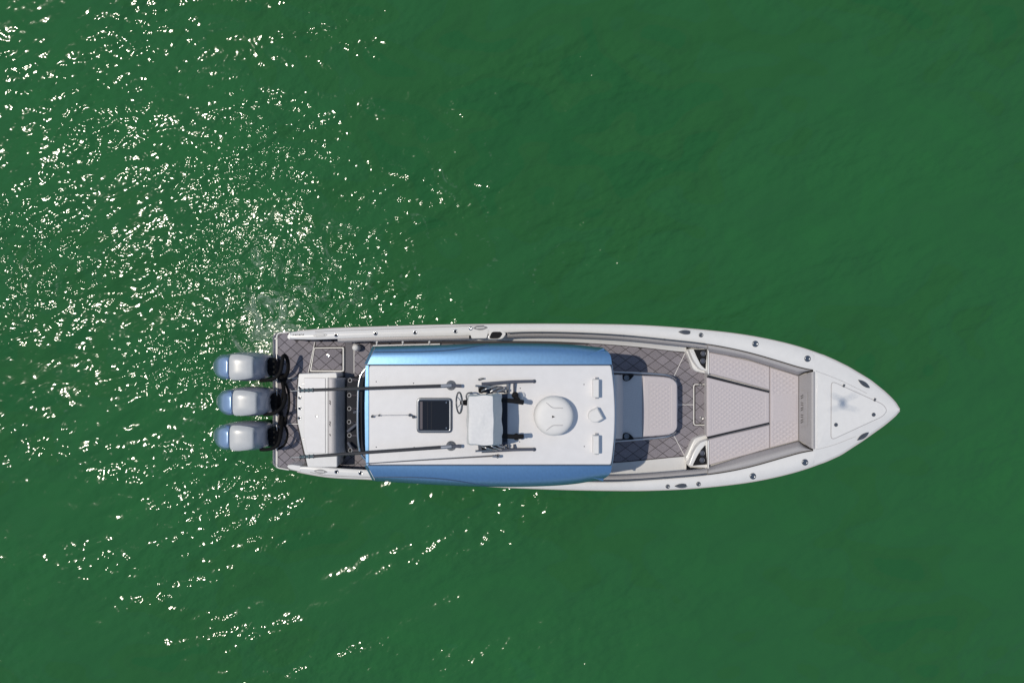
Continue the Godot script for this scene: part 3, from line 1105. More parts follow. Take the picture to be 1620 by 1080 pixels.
func bow_seating():
	var base := group_node("bow_seating", P(1190, 645, SOLE), boat)
	var bx := MB.new()
	slab(bx, poly([[1121, 553], [1180, 563], [1264, 588], [1290, 592], [1290, 706], [1264, 702], [1180, 727], [1121, 741]], 0.74), SOLE - 0.02, 0.72, 0.01)
	part("seat_base", bx, M.liner, base)
	var gapm := MB.new()
	slab(gapm, rounded(poly([[1120.6, 594], [1219.8, 618.5], [1220.6, 671], [1120.6, 694.5]], 0.8), 0.03), 0.72, 0.775, 0.004)
	part("filler_recess", gapm, M.black, base)
	cushion("side_cushion", [[1122, 557, 590.5], [1150, 562, 598], [1190, 571, 609], [1218.6, 580, 617]], 0.84, 0.13, 0.028, 0.125, 0.092, 0.013, 0.05, base, M.cushion)
	cushion("side_cushion", [[1122, 695, 736], [1150, 688, 728.5], [1190, 679, 717.5], [1218.6, 672, 709]], 0.84, 0.13, 0.028, 0.125, 0.092, 0.013, 0.05, base, M.cushion)
	cushion("front_cushion", [[1219.6, 581, 708.5], [1240, 587, 703], [1264, 594.5, 696.5]], 0.85, 0.14, 0.026, 0.125, 0.092, 0.014, 0.03, base, M.cushion, 0.02, [645.0, 20.0])
	cushion("filler_cushion", [[1118.5, 597.5, 690.5], [1121, 597, 691], [1217, 621, 668.5], [1218.4, 621.6, 668]], 0.85, 0.075, 0.03, 0.105, 0.085, 0.012, 0.10, base, M.cushion)
	for e in [[[1120, 593.5], [1219, 619.2]], [[1120, 693.6], [1219, 670]]]:
		var tr := MB.new()
		tube(tr, [P(e[0][0], e[0][1], 0.80), P((e[0][0] + e[1][0]) / 2, (e[0][1] + e[1][1]) / 2, 0.805), P(e[1][0], e[1][1], 0.80)], 0.012, -1.0, 8)
		part("support_bar", tr, M.steel_dark, base)
	# padded coaming: upper, lower and front runs
	var low_t := [[1121, 557], [1180, 567.5], [1264, 594.5]]
	var low_b := [[1121, 738.5], [1180, 719.5], [1264, 697]]
	for side in 2:
		var inn: Array = INNER_T if side == 0 else INNER_B
		var lo: Array = low_t if side == 0 else low_b
		var s := 1.0 if side == 0 else -1.0
		var rows := [[], [], [], [], [], []]
		for u in stations(1120.5, 1287.5, 60):
			var vi := smooth_curve(inn, u) + 0.9 * s
			var ub := minf(u, 1264.0)
			var vl := curve(lo, ub) if u <= 1264.0 else lerpf(curve(lo, 1264.0), smooth_curve(inn, u) + 1.2 * s, (u - 1264.0) / 23.5)
			var g := G(u, vi, 0.0).y
			rows[0].append(P(u, vi, g - 0.06))
			rows[1].append(P(u, vi + 0.5 * s, g - 0.012))
			rows[2].append(P(u, lerpf(vi, vl, 0.22), g + 0.004))
			rows[3].append(P(u, lerpf(vi, vl, 0.45), g - 0.006))
			rows[4].append(P(u, lerpf(vi, vl, 0.62), g - 0.05))
			rows[5].append(P(u, vl, 0.80))
		var mb := MB.new()
		mb.sm = 1
		mb.loft(rows, false, side == 0)
		part("coaming_bolster", mb, M.bolster, base)
		var pip := MB.new()
		var pts := []
		for u in stations(1120.5, 1287.5, 50):
			pts.append(G(u, smooth_curve(inn, u) + 0.35 * s, 0.012))
		tube(pip, pts, 0.0055, -1.0, 6)
		part("bolster_piping", pip, M.black, base)
	var fr := []
	for q in [[1263.5, 594, 697, 0.82], [1266, 594, 697, 0.90], [1281, 589.5, 707.5, 1.12], [1283, 588.8, 708.6, 1.175], [1284.5, 588.4, 709.2, 1.20], [1287, 588, 710, 1.212], [1289.6, 587.8, 710.4, 1.205], [1290, 587.8, 710.4, 1.16]]:
		var row := []
		for k in 25:
			row.append(P(q[0], lerpf(q[1], q[2], k / 24.0), q[3]))
		fr.append(row)
	var fm := MB.new()
	fm.sm = 1
	fm.loft(fr, false, false)
	part("front_bolster", fm, M.bolster, base)
	# moulded emblem panel with dark lettering on the front bolster's slope
	var pa := P(1267, 640, 0.925)
	var pb := P(1278, 640, 1.085)
	var along := (pb - pa).normalized()
	var nrm := Vector3(-along.y, along.x, 0.0)
	var em := MB.new()
	var q0 := P(1267, 617.5, 0.925) + nrm * 0.006
	var q1 := P(1267, 676, 0.925) + nrm * 0.006
	var q2 := P(1277.5, 673, 1.078) + nrm * 0.006
	var q3 := P(1277.5, 619, 1.078) + nrm * 0.006
	tube(em, [q0, q3, q2, q1], 0.006, -1.0, 6)
	part("emblem_border", em, M.bolster, base)
	for i in 5:
		var lm := MB.new()
		var v := 626.0 + i * 9.6
		for s4 in 2:
			var a4 := P(1267.6, v + 1.0 + s4 * 3.4, 0.934) + nrm * 0.004
			var b4 := P(1271.4, v - 1.6 + s4 * 3.4 + (3.4 if i % 2 == 1 else 0.0), 0.99) + nrm * 0.004
			tube(lm, [a4, b4], 0.007, 0.004, 5)
		part("letter", lm, M.ink, base)

func pods():
	for side in 2:
		var t := side == 0
		var b := group_node("boarding_pod", P(1105, 570 if t else 715, SOLE), boat)
		var outline := [[1085, 556], [1088, 561], [1093, 574], [1096, 583], [1101, 587.5], [1121, 592], [1121, 550], [1092, 550]] if t else [[1084, 724], [1088, 716], [1095, 700], [1099, 693.5], [1104, 691], [1121, 686.5], [1121, 742], [1090, 739]]
		var m1 := MB.new()
		soft_slab(m1, rounded(poly(outline, 0.6), 0.05), SOLE - 0.02, 0.62, 0.03)
		part("pod_base", m1, M.gelcoat, b)
		var top := [[1090, 552], [1097, 569], [1102, 577], [1108, 584], [1120, 588], [1120, 551]] if t else [[1089, 737], [1097, 716], [1102, 707], [1109, 699.5], [1120, 695.5], [1120, 741]]
		var m2 := MB.new()
		soft_slab(m2, rounded(poly(top, 0.8), 0.04), 0.55, 0.80, 0.025)
		part("pod_top", m2, M.gelcoat, b)
		var blk := [[1097.5, 552.5], [1103, 565], [1109, 577], [1116.5, 584], [1119, 552.5]] if t else [[1096, 736.5], [1103, 722], [1109, 712], [1116.5, 703.5], [1119, 734.5]]
		var m3 := MB.new()
		slab(m3, rounded(poly(blk, 0.81), 0.02), 0.78, 0.812, 0.003)
		part("pod_panel", m3, M.black, b)
		for q in ([[1112.8, 559.2], [1112.2, 570.8]] if t else [[1111.2, 716.4], [1111, 727.6]]):
			var c := MB.new()
			lathe(c, P(q[0], q[1], 0.812), [[0.055, 0.0], [0.055, 0.008], [0.05, 0.013], [0.042, 0.011], [0.038, 0.002]], 20)
			part("cup_holder", c, M.steel_dark, b)
			var c2 := MB.new()
			lathe(c2, P(q[0], q[1], 0.812), [[0.037, 0.0], [0.037, 0.003], [0.012, 0.0035], [0.001, 0.0036]], 16)
			part("cup_holder_well", c2, M.slate, b)
		var hm := MB.new()
		var hp := [P(1094, 557, 0.66), P(1098, 567, 0.68), P(1101, 575, 0.68), P(1107, 582, 0.66)] if t else [P(1092.5, 732, 0.66), P(1097, 720, 0.68), P(1101, 709, 0.68), P(1107, 700, 0.66)]
		tube(hm, spline(hp, 5), 0.014, -1.0, 8)
		part("pod_handle", hm, M.brushed, b)
		var wall := MB.new()
		var wp := [[1119.6, 552], [1121.6, 552], [1121.6, 592], [1119.6, 590]] if t else [[1119.6, 697], [1121.6, 696], [1121.6, 741], [1119.6, 741]]
		slab(wall, poly(wp, 0.85), SOLE, 0.875, 0.004)
		part("pod_bulkhead", wall, M.seam_white, b)

func lounge():
	var b := group_node("console_lounge", P(1015, 642, SOLE), boat)
	var m := MB.new()
	slab(m, rounded(poly([[930, 592], [1040, 594.5], [1062, 597.5], [1070, 604], [1071, 640], [1069, 678], [1060, 686.5], [1000, 691.5], [930, 696]], 0.7), 0.05), SOLE - 0.02, 0.80, 0.015)
	part("lounge_base", m, M.liner, b)
	cushion("lounge_cushion", [[1017, 594, 691.5], [1050, 595.8, 689], [1060, 597.4, 687.4], [1066, 600.2, 685], [1070, 604.5, 680.5], [1072.4, 612, 674]], 0.93, 0.16, 0.035, 0.118, 0.086, 0.011, 0.135, b, M.cushion)
	cushion("lounge_seat", [[984, 592.5, 694], [1017, 594, 691.8]], 0.905, 0.13, 0.02, 0, 0, 0, 0, b, M.cushion_plain)
	var back := []
	for q in [[985.5, 0.88], [984.5, 0.97], [979, 1.20], [976, 1.34], [971, 1.38], [962, 1.36], [960, 0.9]]:
		var row := []
		for k in 41:
			var t := k / 40.0
			var v := lerpf(593.0, 694.0, t)
			var bulge := 1.2 * (1.0 - pow(absf(t * 2.0 - 1.0), 3.0))
			row.append(P(q[0] + bulge, v, q[1]))
		back.append(row)
	var bm := MB.new()
	bm.sm = 1
	bm.loft(back, false, true)
	part("lounge_backrest", bm, M.cushion_plain, b)
	for v in [597.2, 690.0]:
		var s := -1.0 if v < 640.0 else 1.0
		var sp := MB.new()
		slab(sp, rounded(poly([[981, v + s * 4.6], [1004, v + s * 4.2], [997, v - s * 3.6], [991, v - s * 6], [986, v - s * 3.6]], 0.93), 0.03), 0.80, 0.945, 0.006)
		part("speaker_panel", sp, M.black, b)
		var sc := MB.new()
		lathe(sc, P(991.4, v - s * 0.4, 0.945), [[0.055, 0.0], [0.055, 0.008], [0.047, 0.012], [0.04, 0.004], [0.015, 0.008], [0.001, 0.009]], 20)
		part("speaker", sc, M.steel_dark, b)
	for q in [[[960, 588.5], [1005, 589.6], [1040, 591.6], [1058, 594.2], [1069, 600.5]], [[960, 698.5], [1005, 695.5], [1040, 692.4], [1058, 689.8], [1069, 683.5]]]:
		var pts := []
		for k in q.size():
			pts.append(P(q[k][0], q[k][1], 0.90 - (0.12 if k == q.size() - 1 else 0.0)))
		var rm := MB.new()
		tube(rm, spline(pts, 5), 0.021, -1.0, 8)
		part("lounge_rail", rm, M.brushed, b)

func aft_bench():
	var b := group_node("aft_bench", P(508, 664, SOLE), boat)
	var y := 0.95
	var m := MB.new()
	slab(m, rounded(poly([[472.2, 591], [532, 589.5], [533, 597], [530, 600], [530, 717], [533, 719], [533, 739], [486.5, 738.5], [477.5, 700], [470.4, 668], [469.4, 640], [470.4, 612]], y), 0.03), SOLE - 0.02, y, 0.012)
	part("bench_body", m, M.gelcoat, b)
	var g := MB.new()
	var lid := rounded(poly([[480.6, 597.5], [515, 597.5], [515, 717], [486.2, 716], [480.6, 690]], y), 0.02)
	slab(g, lid, y - 0.02, y + 0.003, 0.001)
	part("lid_gasket", g, M.bolster, b)
	var l := MB.new()
	slab(l, inset(loops_ccw(lid), 0.008), y - 0.02, y + 0.016, 0.006)
	part("fish_box_lid", l, M.roof_gelcoat, b)
	var s := MB.new()
	strip(s, [517.2, 597], [517.2, 717.5], 3.2, y, y - 0.02, y + 0.03)
	part("bench_ridge", s, M.gelcoat, b)
	# padded backrest falling away to the cockpit, with fine vertical pleats
	var rows := []
	for q in [[519, 0.96], [519.6, 1.02], [521.5, 1.055], [525, 1.06], [529, 1.03], [533, 0.965], [536, 0.90], [540, 0.80], [544, 0.70], [546.5, 0.62], [547, 0.5]]:
		var row := []
		for k in 241:
			var t := k / 240.0
			var v := lerpf(597.5, 718.5, t)
			var e := minf(t, 1.0 - t) * 121.0
			var drop := 0.05 * (1.0 - sqrt(1.0 - pow(1.0 - minf(e, 4.0) / 4.0, 2.0)))
			var pl := 0.0035 * absf(sin(v * PI / 3.1)) if q[0] > 526 else 0.0
			row.append(P(q[0], v, q[1] - drop + pl))
		rows.append(row)
	var bm := MB.new()
	bm.sm = 1
	bm.loft(rows, false, false)
	part("bench_backrest", bm, M.cushion_plain, b)
	for q in [[474.3, 613], [474, 629], [474, 645.6], [473.4, 661]]:
		var c := MB.new()
		lathe(c, P(q[0], q[1], y), [[0.035, -0.004], [0.035, 0.006], [0.03, 0.01], [0.023, 0.009], [0.021, 0.003]], 16)
		part("rod_holder", c, M.chrome, b)
		var c2 := MB.new()
		lathe(c2, P(q[0], q[1], y), [[0.0205, -0.004], [0.0205, 0.004]], 14)
		part("rod_holder_cup", c2, M.black, b)
	var lt := MB.new()
	lathe(lt, P(500.5, 658, y + 0.016), [[0.030, -0.004], [0.030, 0.005], [0.025, 0.008], [0.020, 0.003], [0.008, 0.004], [0.001, 0.005]], 18)
	part("lid_latch", lt, M.brushed, b)
	for q in [[479.5, 607], [480, 694]]:
		var hm := MB.new()
		box(hm, P(q[0], q[1], y + 0.008), Vector3(0.05, 0.018, 0.02), 0.004)
		part("lid_hinge", hm, M.brushed, b)
	for i in 4:
		var v: float = [635.0, 638.5, 668.0, 688.0][i]
		var lm := MB.new()
		tube(lm, [P(521.0, v - 1.6, 1.062), P(522.6, v + 1.4, 1.066)], 0.009, 0.005, 5)
		if i == 2:
			tube(lm, [P(521.0, v + 1.6, 1.062), P(522.0, v + 6.0, 1.066)], 0.008, 0.004, 5)
		part("letter", lm, M.ink, b)
	# dark rack behind with six tubes leaning forward
	var r := group_node("rod_rack", P(557, 657, SOLE), boat)
	var rp := MB.new()
	slab(rp, rounded(poly([[547.5, 597], [568, 597], [568, 716], [547.5, 714]], 0.7), 0.03), SOLE, 0.70, 0.01)
	part("rack_panel", rp, M.dark_vinyl, r)
	for q in [[553.6, 601.4], [552.4, 625], [552.4, 646.2], [552, 667.2], [552.6, 688.4], [554, 712]]:
		var a := P(q[0], q[1], 1.0)
		var e2 := P(q[0] + 12.0, q[1] + 0.3, 0.70)
		var tm := MB.new()
		tube(tm, [e2, a], 0.028, 0.030, 14)
		part("rod_tube", tm, M.brushed, r)
		var d := (a - e2).normalized()
		var cm := MB.new()
		lathe(cm, a, [[0.043, -0.012], [0.043, 0.004], [0.036, 0.008]], 18, d)
		part("rod_tube_rim", cm, M.liner, r)
		var hm2 := MB.new()
		lathe(hm2, a, [[0.034, 0.0], [0.034, 0.0095]], 16, d)
		part("rod_tube_mouth", hm2, M.black, r)
	for q in [[[560, 652], [567, 650]], [[550, 682], [566, 669]], [[551, 700], [556, 709]]]:
		var gm := MB.new()
		tube(gm, [P(q[0][0], q[0][1], 0.76), P(q[1][0], q[1][1], 0.84)], 0.03, -1.0, 8)
		part("rack_clip", gm, M.slate, r)

# ---------------------------------------------------------------- helm under the roof (mostly hidden from above)
func helm():
	var b := group_node("helm_station", P(850, 650, SOLE), boat)
	var c := MB.new()
	soft_slab(c, rounded(poly([[800, 596], [955, 600], [955, 690], [800, 694]], 1.0), 0.15), SOLE, 1.45, 0.06)
	part("helm_console", c, M.gelcoat, b)
	var dash := MB.new()
	var dr := []
	for q in [[792, 1.20], [800, 1.44], [812, 1.52], [850, 1.56], [880, 1.53], [884, 1.44]]:
		var row := []
		for k in 9:
			row.append(P(q[0], lerpf(604.0, 686.0, k / 8.0), q[1]))
		dr.append(row)
	dash.sm = 1
	dash.loft(dr, false, false)
	part("dashboard", dash, M.slate, b)
	for v in [624.0, 645.0, 666.0]:
		var sc := MB.new()
		var p0 := P(799.6, v, 1.45)
		var p1 := P(811, v, 1.525)
		slab(sc, PackedVector2Array([Vector2(p0.x, p0.z - 0.1), Vector2(p1.x, p1.z - 0.1), Vector2(p1.x, p1.z + 0.1), Vector2(p0.x, p0.z + 0.1)]), 1.45, 1.53, 0.005)
		part("instrument_screen", sc, M.glass, b)
		var st := MB.new()
		soft_slab(st, rounded(poly([[650, v - 9.5], [698, v - 9.5], [698, v + 9.5], [650, v + 9.5]], 1.0), 0.06), SOLE + 0.45, 1.12, 0.05)
		part("helm_seat", st, M.cushion_plain, b)
		var sbk := MB.new()
		soft_slab(sbk, rounded(poly([[638, v - 9.5], [650, v - 9.5], [650, v + 9.5], [638, v + 9.5]], 1.2), 0.05), SOLE + 0.45, 1.62, 0.05)
		part("seat_backrest", sbk, M.cushion_plain, b)
	var ped := MB.new()
	slab(ped, rounded(poly([[645, 606], [690, 606], [690, 684], [645, 684]], 0.7), 0.05), SOLE - 0.01, SOLE + 0.46, 0.02)
	part("seat_pedestal", ped, M.gelcoat, b)
	var wnd := MB.new()
	var w0 := P(905, 606, 1.42)
	var w1 := P(905, 684, 1.42)
	var w2 := P(862, 682, 2.30)
	var w3 := P(862, 608, 2.30)
	var th := Vector3(0.008, 0.004, 0)
	wnd.quad(w0, w3, w2, w1)
	wnd.quad(w0 + th, w1 + th, w2 + th, w3 + th)
	part("windshield", wnd, M.pane, b)
	var s2 := MB.new()
	soft_slab(s2, rounded(poly([[585, 598], [602, 598], [602, 694], [585, 694]], 1.3), 0.06), SOLE, 1.45, 0.05)
	part("helm_seat_back", s2, M.dark_vinyl, b)
	for q in [[600, 585], [600, 726], [915, 590], [915, 722], [760, 585], [760, 728]]:
		var l := MB.new()
		tube(l, [P(q[0], lerpf(q[1], 655.0, 0.03), SOLE), P(q[0] + (6 if q[0] < 800 else -30), lerpf(q[1], 655.0, 0.05), 2.5)], 0.035, -1.0, 10)
		part("roof_leg", l, M.brushed, b)

# ---------------------------------------------------------------- hard top
const OUT_T := [[594, 548.2], [640, 547], [680, 546], [720, 544.8], [760, 543], [800, 542.6], [850, 542.9], [890, 543.9], [925, 546], [943, 548.3], [953, 551.4]]
const OUT_B := [[594, 760.5], [640, 764], [700, 767.4], [750, 769.6], [800, 770.2], [850, 769.6], [900, 767], [930, 763], [945, 759.6], [954, 756]]

func side_point(side: int, f: float, t: float) -> Vector3:
	# f runs aft to bow, t from the roof edge outwards and down
	var u0 := lerpf(581.0, 594.0, t)
	var u1 := 968.0 - 2.0 * t - 13.0 * pow(t, 4.0)
	var u := lerpf(u0, u1, f)
	var vi := 576.2 if side == 0 else 736.6
	var out: Array = OUT_T if side == 0 else OUT_B
	var v := lerpf(vi, smooth_curve(out, u), t)
	var h := ROOF - 0.005 - (0.010 if side == 0 else 0.035) * t - (0.025 if side == 0 else 0.06) * t * t - 0.13 * pow(t, 6.0) - 0.04 * pow(f, 3.0) * t
	return P(u, v, h)

func side_at(side: int, u: float, v: float) -> Vector3:
	var vi := 576.2 if side == 0 else 736.6
	var out: Array = OUT_T if side == 0 else OUT_B
	var t := clampf((v - vi) / (smooth_curve(out, u) - vi), 0.0, 1.0)
	var u0 := lerpf(581.0, 594.0, t)
	var u1 := 968.0 - 2.0 * t - 13.0 * pow(t, 4.0)
	return side_point(side, clampf((u - u0) / (u1 - u0), 0.0, 1.0), t)

func hardtop():
	var b := group_node("hardtop", P(775, 656, 2.3), boat)
	var m := MB.new()
	var outline := []
	outline.append_array([[583.4, 578], [966.5, 577.8]])
	for k in 13:
		var t := k / 12.0
		outline.append([968.0 + 5.0 * (1.0 - pow(t * 2.0 - 1.0, 2.0)), lerpf(584.0, 729.0, t)])
	outline.append_array([[966.5, 735], [583.4, 735.2]])
	soft_slab(m, rounded(poly(outline, ROOF), 0.05), ROOF - 0.09, ROOF, 0.018)
	part("roof_panel", m, M.roof_gelcoat, b)
	var un := MB.new()
	var hl := []
	for u in stations(596, 950, 24):
		hl.append([u, smooth_curve(OUT_T, u) + 3.0])
	hl.append_array([[962, 575], [966, 656], [962, 738]])
	for u in stations(950, 596, 24):
		hl.append([u, smooth_curve(OUT_B, u) - 3.0])
	slab(un, poly(hl, 2.3), 2.29, 2.32, 0.0)
	part("headliner", un, M.liner, b)
	for side in 2:
		var rows := []
		for i in 15:
			var t := i / 14.0
			var row := []
			for k in 101:
				row.append(side_point(side, k / 100.0, t))
			rows.append(row)
		# rolled lower edge
		var last := []
		for k in 101:
			last.append(side_point(side, k / 100.0, 1.0) + Vector3(0, -0.07, -0.012 if side == 1 else 0.012))
		rows.append(last)
		var sm := MB.new()
		sm.sm = 1
		sm.loft(rows, false, side == 1)
		part("side_panel", sm, M.blue_paint, b)
		# seam against the roof, the swage line, and the fin at the bow end
		var se := MB.new()
		var p1 := []
		for u in stations(582, 966, 40):
			p1.append(P(u, 577.0 if side == 0 else 735.9, ROOF - 0.001))
		tube(se, p1, 0.010, -1.0, 6)
		part("roof_seam", se, M.blue_trim, b)
		var sw := MB.new()
		var p2 := []
		var path := [[590, 556.8], [640, 556.6], [690, 555.8], [715, 554], [740, 550.6], [760, 546.4], [774, 543.4]] if side == 0 else [[594, 754.6], [640, 754.3], [680, 755.4], [710, 758], [735, 761.8], [760, 766.6], [772, 769]]
		for u in stations(592, 773, 60):
			p2.append(side_at(side, u, smooth_curve(path, u)) + Vector3(0, 0.001, 0))
		tube(sw, p2, 0.010, -1.0, 6)
		part("swage_line", sw, M.blue_trim, b)
		var fin := MB.new()
		var fa := side_at(side, 929, 561.5 if side == 0 else 752.0)
		var fb := side_at(side, 955, 552.8 if side == 0 else 759.5)
		tube(fin, [fa, fa.lerp(fb, 0.5) + Vector3(0, 0.012, 0), fb + Vector3(0, 0.012, 0)], 0.006, 0.03, 8)
		part("air_fin", fin, M.blue_paint, b)
	# blue edge aft and at the bow
	var rt := MB.new()
	slab(rt, rounded(poly([[578.4, 578], [583, 577.5], [583, 735.8], [579, 735.5], [577.6, 700], [577, 640], [577.6, 610]], ROOF - 0.03), 0.02), ROOF - 0.14, ROOF - 0.02, 0.015)
	part("rear_trim", rt, M.blue_paint, b)
	for side in 2:
		var tr := []
		for k in 11:
			var t := k / 10.0
			tr.append(side_point(side, 0.0, t) + Vector3(-0.012, -0.012, 0))
		var rows2 := [[], []]
		for p in tr:
			rows2[0].append(p)
			rows2[1].append(p + Vector3(-0.055, -0.05, 0))
		var em := MB.new()
		em.sm = 1
		em.loft(rows2, false, side == 1)
		part("rear_trim", em, M.blue_paint, b)
	var ft := MB.new()
	var rows3 := [[], [], []]
	for k in 21:
		var t := k / 20.0
		var v := lerpf(576.5, 736.5, t)
		var x := 967.5 + 6.0 * (1.0 - pow(t * 2.0 - 1.0, 2.0))
		rows3[0].append(P(x, v, ROOF - 0.012))
		rows3[1].append(P(x + 1.6, v, ROOF - 0.05))
		rows3[2].append(P(x + 0.6, v, ROOF - 0.16))
	ft.sm = 1
	ft.loft(rows3, false, true)
	part("front_trim", ft, M.blue_paint, b)
	# curved tube and dark shade aft
	var pts := []
	for q in [[583, 579], [576, 585.5], [570, 596], [567, 612], [566, 640], [565.6, 665], [566.4, 695], [569, 713], [574.5, 723], [582, 730]]:
		pts.append(P(q[0], q[1], ROOF - 0.22))
	var tm := MB.new()
	tube(tm, spline(pts, 5), 0.022, -1.0, 10)
	part("rear_rail", tm, M.chrome, b)
	var dk := MB.new()
	slab(dk, rounded(poly([[569, 602], [582, 590], [582, 722], [571, 712]], ROOF - 0.36), 0.03), ROOF - 0.40, ROOF - 0.36, 0.004)
	part("rear_shade", dk, M.dark_vinyl, b)
	# skylight
	var fo := rounded(poly([[659.4, 629], [715, 629], [715, 684.3], [659.4, 684.3]], ROOF), 0.075, 7)
	var fm := MB.new()
	frame(fm, fo, 0.05, ROOF - 0.02, ROOF + 0.035)
	part("skylight_frame", fm, M.frame_metal, b)
	var gm := MB.new()
	slab(gm, inset(loops_ccw(fo), 0.046), ROOF - 0.01, ROOF + 0.022, 0.0)
	part("skylight_pane", gm, M.glass, b)
	var bd := MB.new()
	slab(bd, poly([[664.6, 635], [668.6, 635], [668.6, 678.5], [664.6, 678.5]], ROOF), ROOF, ROOF + 0.0245, 0.0)
	part("skylight_slat", bd, M.glass_band, b)
	for u in [676.0, 682.0]:
		var bs := MB.new()
		slab(bs, poly([[u, 635], [u + 1.2, 635], [u + 1.2, 678.5], [u, 678.5]], ROOF), ROOF, ROOF + 0.0245, 0.0)
		part("skylight_slat", bs, M.dark_vinyl, b)
	for v in [636.5, 677.0]:
		var sc := MB.new()
		lathe(sc, P(706, v, ROOF + 0.022), [[0.015, 0.0], [0.012, 0.008], [0.001, 0.011]], 10)
		part("skylight_knob", sc, M.chrome, b)
	# folded light pole with fittings
	var pm := MB.new()
	tube(pm, [P(588, 657.2, ROOF + 0.05), P(650, 656.4, ROOF + 0.05)], 0.008, -1.0, 8)
	part("light_pole", pm, M.brushed, b)
	for q in [[589.5, 658.2, 0.022], [600.4, 656.6, 0.016], [648.5, 656.2, 0.022], [654.2, 659, 0.024]]:
		var km := MB.new()
		lathe(km, P(q[0], q[1], ROOF), [[q[2] * 1.2, 0.0], [q[2] * 1.2, 0.01], [q[2], 0.03], [q[2] * 0.9, 0.065], [0.001, 0.07]], 12)
		part("pole_fitting", km, M.steel_dark, b)
	# screws
	for q in [[595, 603.5], [654, 606], [924, 608], [823, 614], [822, 698.6], [924.5, 706], [595, 707], [655, 707.5], [748, 703]]:
		var s := MB.new()
		lathe(s, P(q[0], q[1], ROOF), [[0.011, 0.0], [0.009, 0.005], [0.001, 0.006]], 8)
		part("roof_screw", s, M.steel_dark, b)
	var cl := MB.new()
	tube(cl, [P(757.5, 600.5, ROOF + 0.02), P(761, 599, ROOF + 0.05), P(766, 598.6, ROOF + 0.04)], 0.018, 0.012, 8)
	part("roof_cleat", cl, M.steel_dark, b)

	# outriggers, folded aft
	for side in 2:
		var o := group_node("outrigger", P(714, 609 if side == 0 else 705.5, ROOF), boat)
		var base := P(713.4, 609.3 if side == 0 else 705, ROOF)
		var bm := MB.new()
		lathe(bm, base, [[0.085, 0.0], [0.085, 0.012], [0.07, 0.03], [0.055, 0.05], [0.05, 0.07], [0.03, 0.085], [0.001, 0.09]], 24)
		part("outrigger_base", bm, M.frame_metal, o)
		var a := base + Vector3(0.0, 0.10, 0.0)
		var tip := P(496, 616.8, 2.86) if side == 0 else P(497, 721.4, 2.86)
		var end := P(459, 618.4, 2.90) if side == 0 else P(459, 723.6, 2.90)
		var p0 := a.lerp(tip, 0.0)
		var pm2 := MB.new()
		tube(pm2, [p0, a.lerp(tip, 0.5), tip], 0.031, 0.027, 12)
		part("outrigger_pole", pm2, M.carbon, o)
		var gm2 := MB.new()
		tube(gm2, [a - (tip - a).normalized() * 0.02, a.lerp(tip, 0.13)], 0.033, 0.029, 12)
		part("outrigger_collar", gm2, M.brushed, o)
		var sm2 := MB.new()
		tube(sm2, [tip, tip.lerp(end, 0.62)], 0.029, 0.026, 12)
		part("outrigger_section", sm2, M.teal_section, o)
		for k in 4:
			var rm := MB.new()
			var c := tip.lerp(end, 0.03 + 0.18 * k)
			var d := (end - tip).normalized()
			lathe(rm, c - d * 0.012, [[0.026, 0.0], [0.035, 0.003], [0.035, 0.021], [0.026, 0.024]], 14, d)
			part("outrigger_ring", rm, M.steel_dark, o)
		var em2 := MB.new()
		tube(em2, [tip.lerp(end, 0.6), end], 0.010, 0.006, 8)
		part("outrigger_tip", em2, M.brushed, o)
		var hm := MB.new()
		tube(hm, [a, P(721, 610 if side == 0 else 705.6, ROOF + 0.09), P(729.5, 610.4 if side == 0 else 706, ROOF + 0.07)], 0.026, 0.03, 10)
		part("outrigger_handle", hm, M.slate, o)
	# whip antenna laid aft along the lower edge
	var an := group_node("whip_antenna", P(788, 721, ROOF), boat)
	var am := MB.new()
	tube(am, [P(786, 720.8, ROOF + 0.10), P(660, 728.2, ROOF + 0.13), P(545, 735.6, ROOF + 0.14)], 0.013, 0.005, 8)
	part("antenna_whip", am, M.antenna_grey, an)
	var ab := MB.new()
	lathe(ab, P(787.5, 720.9, ROOF), [[0.035, 0.0], [0.035, 0.015], [0.02, 0.03], [0.018, 0.09], [0.024, 0.11], [0.001, 0.125]], 12)
	part("antenna_base", ab, M.brushed, an)
	var ab2 := MB.new()
	tube(ab2, [P(779, 721.4, ROOF + 0.1), P(791, 722, ROOF + 0.09)], 0.022, -1.0, 8)
	part("antenna_hinge", ab2, M.brushed, an)
	# radar
	var ra := group_node("radar_dome", P(879, 657, ROOF), boat)
	var rc := P(875.6, 657.5, ROOF + 0.15)
	rc.y = ROOF
	var rm2 := MB.new()
	lathe(rm2, rc, [[0.27, 0.0], [0.28, 0.02], [0.325, 0.04], [0.335, 0.06], [0.335, 0.19], [0.330, 0.215], [0.312, 0.245], [0.280, 0.268], [0.22, 0.283], [0.12, 0.291], [0.001, 0.293]], 48)
	part("radome", rm2, M.radome, ra)
	for s in [-1.0, 1.0]:
		var gp := []
		for k in 13:
			var t := k / 12.0
			var x := lerpf(-0.18, 0.15, t)
			var z: float = s * (0.255 - 0.11 * smoothstep(0.0, 0.55, t))
			var r := sqrt(x * x + z * z)
			var y := 0.292 - 0.055 * pow(r / 0.305, 5.0)
			gp.append(rc + Vector3(x, y + 0.002, z))
		var gm3 := MB.new()
		tube(gm3, gp, 0.008, -1.0, 6)
		part("radome_rib", gm3, M.liner, ra)
	var mk := MB.new()
	var mc := Vector2(rc.x - 0.01, rc.z)
	slab(mk, PackedVector2Array([mc + Vector2(-0.022, -0.02), mc + Vector2(0.03, 0), mc + Vector2(-0.022, 0.022)]), rc.y + 0.27, rc.y + 0.297, 0.0)
	part("radome_mark", mk, M.ink, ra)
